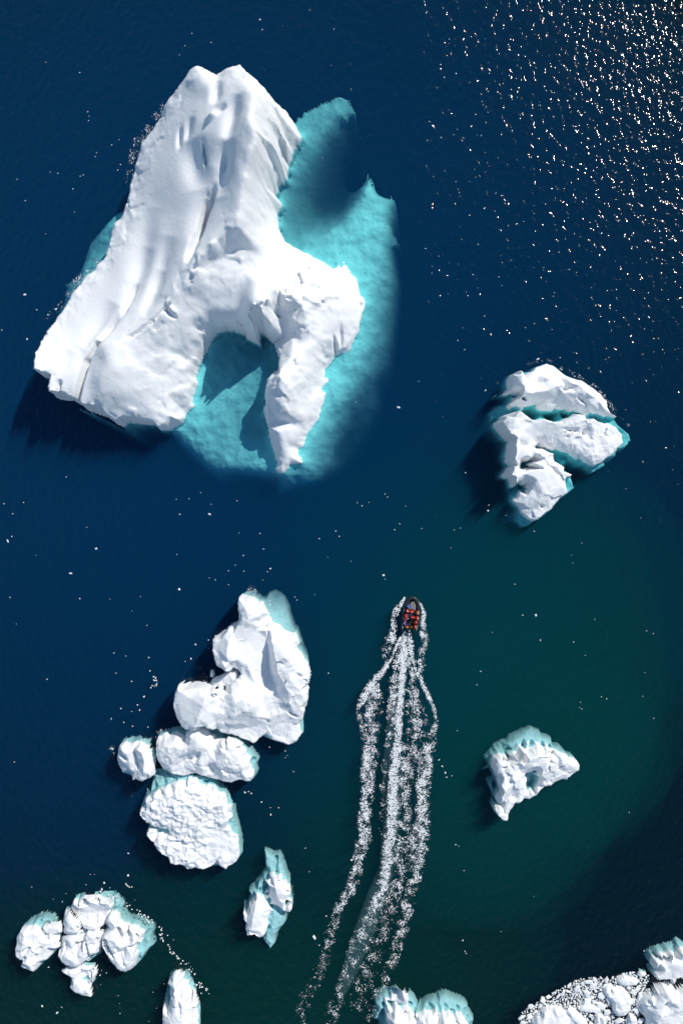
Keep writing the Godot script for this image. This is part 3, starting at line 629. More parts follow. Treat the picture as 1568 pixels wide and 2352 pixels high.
func south_west_cluster() -> void:
	var f := [0.0, 2007.0, 3.125]
	var g := "pack of small icebergs huddled together"
	var o := {"group": g, "grooves": [[165,575, 215,530, 8,1.2,2,1], [140,640, 190,600, 8,1.2,2,1], [235,610, 250,600, 10,1.0,2], [265,555, 280,545, 10,0.9,2], [300,490, 380,480, 10,0.5,2,1]], "feet": [250,345,-0.9,0.4, 300,330,-1.0,0.4, 350,340,-1.4,0.4, 230,370,-0.6,0.4, 290,380,-0.5,0.4, 420,480,-1.2,0.4, 440,440,-1.2,0.4, 300,305,-6,0.4, 220,340,-5,0.4, 370,320,-6,0.4, 390,560,-0.9,0.4, 360,610,-1.2,0.4]}
	slab("iceberg", "cracked round white iceberg on the outer end of the huddled pack", [120,460, 150,405, 190,388, 250,400, 300,442, 380,456, 408,500, 410,540, 330,620, 272,660, 250,700, 215,690, 148,665, 165,640, 115,590, 115,540], 2.6, f, 121, Vector2(0.1, 0.2), 0.45, o)
	slab("ice_floe", "narrow white slab wedged beside the cracked round iceberg", [300,387, 330,372, 380,360, 435,365, 440,420, 380,445, 312,422], 1.6, f, 123, Vector2(0.2, 0.2), 0.25, {"group": g})
	slab("ice_floe", "blocky white floe with a blue flank in the huddled pack", [455,330, 466,282, 495,266, 560,320, 576,380, 555,435, 500,436, 460,430], 2.6, f, 125, Vector2(0.3, 0.3), 0.3, {"group": g, "feet": [450,300,-1.2,0.4, 470,250,-1.4,0.4, 490,250,-1.2,0.3, 440,360,-2,0.4, 565,440,-0.8,0.4, 580,400,-0.8,0.4]})
	berg("iceberg", "broad floe with a pale melted middle at the top of the huddled pack",
		[505,248,0.4, 530,202,1.4, 600,182,1.6, 700,182,1.6, 802,190,1.6, 800,230,1.0, 792,285,0.3, 765,330,0.3, 748,350,1.2, 742,380,1.4, 690,408,1.4, 640,400,1.4, 602,390,1.3, 585,355,1.2, 572,335,0.3, 545,300,0.25],
		[560,215,2.0,0.4, 640,200,2.2,0.4, 720,205,2.0,0.3, 780,212,2.0,0.3, 715,225,1.4,0.2, 570,240,1.4,0.3, 640,235,1.0,0.2, 560,270,0.4,0.15, 640,280,0.45,0.12, 720,270,0.45,0.12, 770,270,0.4,0.12, 620,320,0.4,0.12, 700,315,0.4,0.12, 640,345,1.4,0.25, 700,350,1.8,0.25, 640,375,1.8,0.25, 700,380,1.8,0.25, 610,365,1.6,0.25,
		830,250,-1.2,0.4, 870,260,-1.6,0.4, 850,285,-1.6,0.4, 810,240,-0.8,0.4, 800,300,-2.0,0.4, 890,270,-5,0.4, 620,165,-1.2,0.4, 720,165,-1.6,0.4, 560,180,-2.4,0.4, 800,172,-4,0.4, 490,240,-4,0.4, 570,350,-0.8,0.4], 0.14, 127, {"frame": f, "group": g, "smooth": 3})
	slab("iceberg", "pleated white iceberg split by a cleft in the middle of the huddled pack", [455,472, 490,446, 540,470, 600,490, 618,440, 632,415, 662,405, 700,412, 732,450, 715,500, 700,570, 652,590, 600,640, 560,664, 520,670, 450,640, 418,592], 2.8, f, 129, Vector2(0.1, 0.2), 0.4, {"group": g, "grooves": [[520,470, 560,640, 10,0.9,2,1], [600,480, 640,600, 9,1.3,2,1], [690,450, 700,540, 8,0.7,2,1], [470,500, 440,620, 8,0.6,2,1]], "feet": [650,620,-0.7,0.4, 700,600,-0.7,0.4, 620,650,-0.8,0.4, 720,560,-0.9,0.4, 430,460,-1.0,0.4, 430,520,-1.2,0.4, 600,455,-0.7,0.4, 590,430,-0.9,0.4, 710,625,-4,0.4, 745,430,-0.7,0.4]})
	berg("iceberg", "tall ribbed white iceberg with a green shelf on the flank of the huddled pack",
		[760,350,2.2, 790,300,2.4, 835,322,2, 850,372,2, 920,402,2.2, 990,432,2.2, 1015,490,1.6, 985,500,0.8, 978,560,0.9, 965,640,1.4, 940,690,1.6, 900,706,1.8, 850,686,2, 780,612,2, 735,530,2.4, 730,470,2.4, 760,440,2.4, 790,405,2.2],
		[800,340,3.2,0.3, 830,380,3.2,0.3, 890,420,3.2,0.3, 960,450,3.0,0.3, 995,480,2.4,0.3, 800,420,2.6,0.2, 770,480,3.2,0.5, 760,530,2.8,0.7, 820,480,3.6,0.2, 800,580,3.0,0.7, 860,540,3.6,0.25, 840,630,3.0,0.7, 880,470,2.8,0.3, 920,480,2.0,0.3, 910,520,2.6,0.3, 950,520,3.2,0.15, 900,580,2.4,0.3, 950,600,3.0,0.15, 890,650,2.8,0.3, 930,660,2.6,0.2, 885,560,1.6,0.3,
		870,375,-0.6,0.4, 940,390,-0.6,0.4, 1000,400,-0.7,0.5, 1060,400,-1.1,0.5, 1090,420,-1.8,0.5, 1020,450,-0.4,0.5, 1060,480,-0.8,0.5, 1100,540,-1.8,0.5, 1050,560,-0.8,0.5, 1000,560,-0.4,0.5, 1010,620,-0.9,0.5, 985,660,-1.0,0.5, 980,350,-2.0,0.5, 920,365,-1.4,0.4, 1120,480,-6,0.4, 1120,560,-6,0.4, 1050,630,-6,0.4, 990,690,-6,0.4, 1080,370,-6,0.4, 960,330,-6,0.4], 0.14, 131, {"frame": f, "group": g, "cell": 0.9, "grooves": [[740,480, 770,580, 4,0.7,2], [752,475, 790,600, 4,0.7,2], [765,470, 805,610, 4,0.6,2], [840,560, 900,680, 8,0.8,2,1]], "foot_label": "green ice shelf under water on the flank"})
	slab("iceberg", "low white floe with a melted green notch, detached from the huddled pack", [430,702, 480,686, 580,672, 680,670, 692,720, 665,780, 640,815, 655,880, 600,875, 540,850, 500,820, 510,740], 1.6, f, 137, Vector2(0.0, -0.1), 0.35, {"group": g, "grooves": [[600,740, 620,780, 34,1.4,1], [640,720, 660,700, 20,0.9,1]], "feet": [600,760,0.25,0.2, 630,790,0.2,0.2, 660,720,0.3,0.2]})
	berg("iceberg", "long white iceberg with ribbed top lying between the pack and the wake",
		[1165,1100,2, 1165,985,2, 1180,962,2, 1215,970,2, 1222,900,2.4, 1208,790,2.4, 1235,750,2, 1260,730,1.6, 1310,735,1.6, 1350,800,1.6, 1390,880,1.6, 1412,960,1.6, 1412,1060,1.6, 1420,1180,1.4, 1380,1260,1.2, 1270,1290,1.2, 1180,1230,1.6],
		[1240,780,3.0,0.4, 1290,770,2.8,0.4, 1250,840,3.6,0.3, 1310,840,3.2,0.4, 1340,900,2.8,0.4, 1260,920,3.8,0.4, 1320,960,3.4,0.4, 1370,960,2.6,0.4, 1240,1000,3.4,0.4, 1300,1040,3.6,0.4, 1370,1060,2.8,0.4, 1200,1030,2.8,0.3, 1250,1100,3.4,0.4, 1330,1140,3.2,0.4, 1220,1180,2.6,0.4, 1300,1230,2.4,0.4,
		1360,790,-0.9,0.4, 1390,850,-0.9,0.4, 1425,940,-1.0,0.4, 1430,1040,-1.2,0.4, 1340,750,-2.0,0.4, 1240,720,-1.6,0.4, 1200,770,-2.2,0.4, 1205,850,-2.2,0.4, 1210,920,-1.8,0.4], 0.14, 139, {"frame": f, "grooves": [[1300,760, 1300,900, 10,0.7,2,1], [1270,900, 1290,1040, 10,0.7,3,1]]})


func forked_berg() -> void:
	var f := [526.8, 1931.8, 8.333]
	berg("iceberg", "small iceberg of two leaning white blocks on a pale green forked base",
		[270,1380,2.6, 390,1250,2.8, 490,1160,3, 530,1062,2.2, 600,1120,2, 700,1222,1.6, 750,1290,1.0, 730,1430,0.7, 712,1560,0.7, 725,1640,1.0, 680,1760,1.6, 640,1830,2.0, 570,1866,2.2, 480,1802,2.2, 400,1780,2.4, 360,1802,2.4, 310,1680,2.4, 270,1500,2.6],
		[520,1110,3.6,0.15, 500,1260,4.6,0.15, 470,1400,4.8,0.12, 440,1550,4.6,0.12, 410,1700,4.0,0.15, 400,1340,3.6,0.06, 340,1450,3.2,0.06, 350,1600,3.2,0.06, 420,1260,3.4,0.08, 560,1260,3.6,0.12, 600,1400,2.8,0.1, 560,1500,3.2,0.1, 640,1600,2.0,0.12, 560,1650,2.6,0.12, 500,1720,3.2,0.15, 600,1750,2.4,0.15, 650,1300,2.2,0.12, 680,1480,1.2,0.12,
		# the second block
		740,830,2.2,0.1, 790,700,2.4,0.1, 850,680,2.6,0.1, 930,745,2.6,0.1, 1020,850,2.4,0.1, 1100,935,2.2,0.1, 1178,972,2.0,0.1, 1168,1030,2.0,0.1, 1080,1140,2.0,0.1, 1195,1178,1.8,0.1, 1195,1300,1.8,0.1, 1160,1368,1.8,0.1, 1040,1338,1.6,0.1, 940,1240,1.8,0.1, 860,1215,1.4,0.1, 800,1110,1.6,0.1, 780,1000,1.8,0.1, 775,900,2.0,0.1,
		850,780,3.6,0.12, 880,900,4.0,0.12, 980,900,3.6,0.12, 900,1020,3.6,0.12, 1020,1010,3.4,0.12, 1100,1020,2.8,0.12, 950,1120,3.0,0.15, 1040,1200,2.8,0.12, 1130,1260,2.6,0.1, 860,1120,2.2,0.15, 720,980,1.2,0.1, 760,1060,1.0,0.1,
		720,835,-1.6,0.2, 770,690,-1.2,0.2, 850,655,-0.6,0.2, 950,730,-0.5,0.3, 1110,915,-0.6,0.3, 1200,965,-4,0.3, 1190,1040,-5,0.3, 1110,1140,-5,0.3, 1215,1170,-5,0.3, 1215,1310,-5,0.3, 1165,1390,-4,0.3, 1035,1360,-0.7,0.3, 930,1265,-0.6,0.3, 850,1240,-0.6,0.3, 780,1120,-0.9,0.3, 755,1000,-1.6,0.2, 755,900,-2.0,0.2,
		# the base
		660,240,-1.6,0.4, 690,300,-0.9,0.4, 760,330,-1.0,0.4, 830,330,-1.2,0.4, 860,420,-1.2,0.4, 760,450,-0.7,0.4, 690,500,-0.9,0.4, 790,580,-0.8,0.4, 870,580,-1.4,0.4, 720,640,-1.4,0.4, 880,640,-2.0,0.3, 900,320,-1.2,0.4, 950,310,-0.9,0.4, 900,450,-1.6,0.4, 940,480,-0.5,0.4, 1010,520,-1.0,0.4, 970,620,-0.3,0.4, 1050,640,-0.9,0.4, 1090,720,-0.8,0.4, 1010,760,-0.3,0.4, 890,380,-3,0.3,
		640,740,-0.9,0.4, 560,830,-0.9,0.4, 620,880,-0.5,0.4, 540,950,-0.5,0.4, 600,1020,-0.3,0.4, 440,980,-1.0,0.4, 360,1010,-1.2,0.4, 440,1060,-0.8,0.4, 380,1130,-2.6,0.3, 700,800,-2.2,0.2, 690,930,-2.2,0.2, 660,1050,-0.4,0.3, 700,1140,-0.3,0.3, 760,1220,-0.4,0.3,
		850,1350,-0.3,0.3, 950,1420,-0.5,0.4, 1050,1480,-1.0,0.4, 1080,1580,-1.2,0.4, 850,1500,-0.3,0.4, 960,1560,-0.5,0.4, 1020,1650,-0.9,0.4, 940,1760,-1.2,0.4, 820,1680,-0.3,0.4, 740,1740,-0.3,0.4, 850,1840,-0.7,0.4, 700,1880,-0.5,0.4, 640,1920,-1.2,0.4, 780,1960,-0.6,0.4, 860,2000,-1.0,0.4, 700,2010,-1.2,0.4, 780,2090,-0.8,0.4, 760,2150,-1.4,0.4, 320,1290,-2.4,0.3,
		640,180,-7,0.3, 880,280,-5,0.3, 960,270,-5,0.3, 1070,450,-5,0.3, 1140,680,-5,0.3, 1110,1480,-6,0.3, 1120,1620,-6,0.3, 1000,1800,-6,0.3, 900,2060,-6,0.3, 760,2220,-7,0.3, 640,2080,-6,0.3, 580,1950,-5,0.3, 620,300,-5,0.3, 640,560,-5,0.3, 520,780,-5,0.3, 400,900,-5,0.3, 300,1010,-6,0.3, 300,1180,-6,0.3, 210,1350,-9,0.3], 0.09, 149, {"frame": f, "smooth": 1, "facet_size": 2.2, "tall": 0.6, "coarse": 0.35, "foot_label": "pale green forked ice base just under the surface"})


func south_bergs() -> void:
	var f := [840.4, 2251.6, 5.9524]
	berg("iceberg", "knobbly pale blue iceberg beside the tail of the wake with an upright white tooth",
		[290,430,1.6, 320,405,1.4, 350,420,1.2, 430,415,1.4, 480,440,1.0, 520,420,1.4, 600,430,1.4, 650,500,1.4, 690,600,1.6, 720,720,1.6, 700,860,1.4, 560,930,1.4, 400,920,1.4, 300,840,1.4, 270,720,1.2, 290,600,1.6, 285,520,1.6],
		[330,460,2.6,0.3, 400,470,2.8,0.3, 450,520,3.0,0.3, 500,500,2.0,0.3, 560,480,2.6,0.3, 620,540,2.6,0.3, 380,570,3.4,0.3, 480,600,3.4,0.3, 580,620,3.2,0.3, 640,700,2.8,0.3, 420,720,3.2,0.3, 540,760,3.2,0.3, 450,850,2.4,0.3,
		# pale ice to the north and its tooth
		345,200,0.3,0.2, 390,190,0.4,0.2, 430,220,0.5,0.2, 280,270,0.4,0.2, 330,280,0.6,0.2, 400,290,0.6,0.2, 290,350,0.4,0.2, 350,370,0.5,0.2, 430,350,0.3,0.2, 300,400,0.2,0.2, 445,170,1.6,0.1, 470,125,1.8,0.1, 515,130,1.8,0.1, 550,180,1.8,0.1, 572,250,1.6,0.1, 550,300,1.4,0.1, 510,332,1.2,0.1, 480,280,1.4,0.1, 490,180,2.6,0.08, 520,230,2.6,0.08, 525,280,2.2,0.08, 430,160,-0.5,0.2, 460,110,-0.8,0.2, 530,120,-1.0,0.2, 575,190,-0.5,0.2, 590,260,-0.3,0.2, 560,320,-0.2,0.2, 505,350,-0.2,0.2, 465,290,-0.1,0.2,
		600,300,-0.3,0.3, 650,330,-0.4,0.3, 620,380,-0.25,0.3, 540,390,-0.25,0.3, 470,395,-0.25,0.3, 690,390,-0.7,0.3, 650,430,-0.4,0.3, 680,480,-0.9,0.3, 700,540,-1.2,0.3, 240,230,-0.6,0.3, 180,270,-0.7,0.3, 130,330,-0.7,0.3, 190,340,-0.4,0.3, 230,300,-0.4,0.3, 200,420,-0.5,0.3, 160,400,-0.9,0.3, 240,410,-0.7,0.3, 260,470,-2.0,0.3, 220,520,-2.4,0.3, 180,560,-1.2,0.3, 110,560,-0.5,0.3, 150,500,-0.4,0.3, 180,470,-0.6,0.3, 250,580,-2.0,0.3,
		300,180,-3,0.3, 200,210,-4,0.3, 100,300,-5,0.3, 100,420,-5,0.3, 70,560,-5,0.3, 400,130,-3,0.3, 600,200,-3,0.3, 680,280,-3,0.3, 730,380,-3,0.3, 60,700,-5,0.3], 0.12, 151, {"frame": f, "foot_label": "pale blue ice shelf awash round the tooth"})
	berg("iceberg", "rounded white iceberg under a broad green awash shelf beside the knobbly one",
		[695,500,1.2, 720,500,1.2, 780,470,1.0, 850,445,0.8, 900,460,0.8, 960,400,0.6, 975,480,0.8, 990,540,1.0, 1020,500,1.2, 1080,475,1.2, 1150,490,1.2, 1200,530,1.0, 1260,500,1.2, 1320,540,1.2, 1355,600,1.2, 1380,720,1.4, 1300,860,1.4, 1100,930,1.4, 900,900,1.4, 760,820,1.4, 705,680,1.4, 700,580,1.2],
		[760,540,2.0,0.3, 850,520,2.0,0.3, 920,500,1.6,0.3, 930,580,2.4,0.3, 985,600,1.0,0.2, 820,620,2.6,0.3, 1050,540,2.4,0.25, 1120,540,2.4,0.25, 1060,620,2.8,0.25, 1180,600,2.2,0.25, 1260,570,2.4,0.25, 1300,640,2.4,0.25, 1150,700,2.8,0.3, 950,720,2.8,0.3, 1050,820,2.4,0.3,
		700,470,0.4,0.3, 740,430,-0.4,0.4, 800,390,-0.6,0.5, 880,410,-0.4,0.5, 930,360,-0.6,0.5, 1000,330,-0.5,0.5, 1080,310,-0.5,0.5, 1040,400,-0.3,0.5, 1140,400,-0.3,0.5, 1120,270,-1.2,0.5, 1180,300,-0.8,0.5, 1240,330,-0.7,0.5, 1220,430,-0.35,0.5, 1300,420,-0.5,0.5, 1340,350,-1.2,0.5, 1400,410,-1.3,0.5, 1380,500,-0.6,0.5, 1430,520,-1.3,0.5, 1420,600,-0.8,0.5, 1480,600,-1.5,0.5, 1450,740,-1.2,0.5, 860,340,-1.4,0.4, 930,310,-1.6,0.4, 1010,260,-1.8,0.4, 1090,245,-1.8,0.4, 980,410,-1.4,0.3,
		820,310,-5,0.4, 960,250,-6,0.4, 1100,210,-6,0.4, 1250,260,-6,0.4, 1380,330,-6,0.4, 1460,450,-6,0.4, 1530,600,-6,0.4, 1540,760,-6,0.4], 0.13, 157, {"frame": f})
	# the jammed corner in the south east
	f = [1179.1, 2145.0, 4.0323]
	berg("iceberg", "tall fluted white block standing at the back of the brash ice",
		[1325,262,5.5, 1380,226,5.5, 1440,240,6, 1480,212,6, 1560,196,6, 1640,200,6, 1740,260,5, 1760,380,4.5, 1700,450,4.5, 1600,420,5, 1545,408,5.2, 1500,420,5.2, 1480,468,5.0, 1455,430,5, 1400,425,5, 1345,440,5, 1318,400,5, 1310,330,5.2],
		[1360,280,6.4,0.15, 1420,290,5.4,0.1, 1400,350,5.8,0.1, 1470,280,6.2,0.15, 1460,350,5.0,0.1, 1540,240,5.0,0.15, 1560,300,6.4,0.15, 1530,350,5.8,0.12, 1620,300,6.4,0.15, 1650,380,5.6,0.15, 1490,400,5.6,0.12, 1360,390,5.6,0.1,
		1290,200,-1.4,0.6, 1240,240,-3.0,0.5, 1230,300,-4.2,0.4, 1290,300,-3.6,0.3, 1280,420,-4,0.3, 1240,400,-5,0.3, 1350,160,-1.8,0.7, 1400,190,-1.2,0.7, 1440,150,-1.4,0.7, 1480,170,-0.9,0.7, 1520,110,-1.2,0.7, 1540,80,-2.2,0.6, 1580,120,-1.0,0.6, 1640,150,-1.6,0.6, 1330,210,-3,0.3, 1260,170,-6,0.4, 1340,120,-7,0.4, 1480,60,-7,0.4, 1600,60,-7,0.4, 1200,260,-8,0.4, 1210,350,-8,0.4], 0.14, 163, {"frame": f, "cell": 0.7, "smooth": 3, "tall": 0.32, "keel": -2.0})
	berg("iceberg", "lumpy white iceberg in front of the fluted block at the edge of the brash ice",
		[1150,690,1.2, 1180,650,1.4, 1230,600,1.8, 1290,575,1.8, 1340,540,2.2, 1400,512,2.4, 1480,520,2.4, 1530,560,2.2, 1600,540,2.4, 1720,600,2.4, 1760,760,2, 1700,900,2, 1500,960,2, 1300,920,1.6, 1240,860,1.2, 1230,780,1.0, 1190,740,0.8],
		[1220,660,2.6,0.4, 1290,630,3.4,0.4, 1360,580,3.8,0.4, 1440,560,3.8,0.4, 1300,700,3.4,0.5, 1380,660,3.8,0.5, 1430,670,2.4,0.4, 1480,640,3.6,0.4, 1560,600,3.4,0.4, 1280,770,2.4,0.4, 1360,760,3.2,0.5, 1450,740,3.2,0.5, 1540,700,3.4,0.4, 1340,840,2.4,0.4, 1440,830,2.8,0.4, 1560,800,2.8,0.4, 1640,700,3.0,0.4, 1600,880,2.4,0.4], 0.16, 167, {"frame": f, "cell": 0.7, "smooth": 4, "grooves": [[1425,650, 1440,710, 18,1.1,3,1], [1260,720, 1330,700, 14,0.7,3,1]]})
	slab("iceberg", "broad flat white iceberg walled in by brash ice on its seaward side", [180,835, 215,785, 250,742, 300,702, 350,715, 400,700, 470,720, 550,708, 600,750, 640,792, 690,850, 700,980, 520,1060, 300,1040, 190,940], 2.2, f, 173, Vector2(-0.2, -0.1), 0.22, {"grooves": [[370,720, 380,800, 10,0.5,2,1], [480,740, 560,830, 14,0.4,2,1]], "feet": [160,800,-0.7,0.4, 240,710,-0.5,0.4, 330,680,-0.5,0.4, 150,880,-1,0.4]})
	slab("ice_floe", "largest tilted white slab lying in the brash ice", [835,545, 850,477, 900,482, 935,510, 1000,503, 1060,562, 1090,622, 1086,720, 1040,760, 962,770, 932,720, 920,650, 870,595], 1.6, f, 179, Vector2(0.2, 0.3), 0.2, {"grooves": [[905,500, 910,560, 8,0.5,1]]})
	slab("ice_floe", "oval white floe with a green back lying on the edge of the brash ice", [960,440, 975,410, 1010,398, 1070,408, 1130,425, 1162,450, 1130,488, 1060,490, 1000,480], 1.1, f, 181, Vector2(0.1, 0.3), 0.12, {"feet": [990,380,-0.35,0.3, 1020,362,-0.5,0.3, 970,390,-0.5,0.3, 1050,385,-0.5,0.3], "step": 0.12})
	slab("ice_floe", "ridged white floe between the flat iceberg and the tilted slab", [608,702, 620,670, 650,655, 740,672, 802,700, 800,725, 770,748, 690,735, 645,722], 1.0, f, 191, Vector2(0.0, 0.2), 0.35, {"step": 0.12})
	slab("ice_floe", "hollowed white floe with an upright rim in the brash ice", [758,860, 765,800, 782,755, 830,765, 852,785, 862,860, 810,900], 1.3, f, 193, Vector2(-0.2, 0.1), 0.2, {"step": 0.12, "grooves": [[810,800, 815,860, 14,0.7,1]]})
	slab("ice_floe", "bluish white floe beside the lumpy iceberg in the brash ice", [1055,860, 1062,800, 1075,758, 1110,775, 1142,805, 1152,860, 1100,900], 1.4, f, 195, Vector2(0.2, 0.1), 0.25, {"step": 0.12})
	slab("ice_floe", "small white floe on the outermost tip of the brash ice", [1148,385, 1165,365, 1200,360, 1225,372, 1215,395, 1175,400], 0.7, f, 197, Vector2(0.1, 0.1), 0.2, {"step": 0.1})


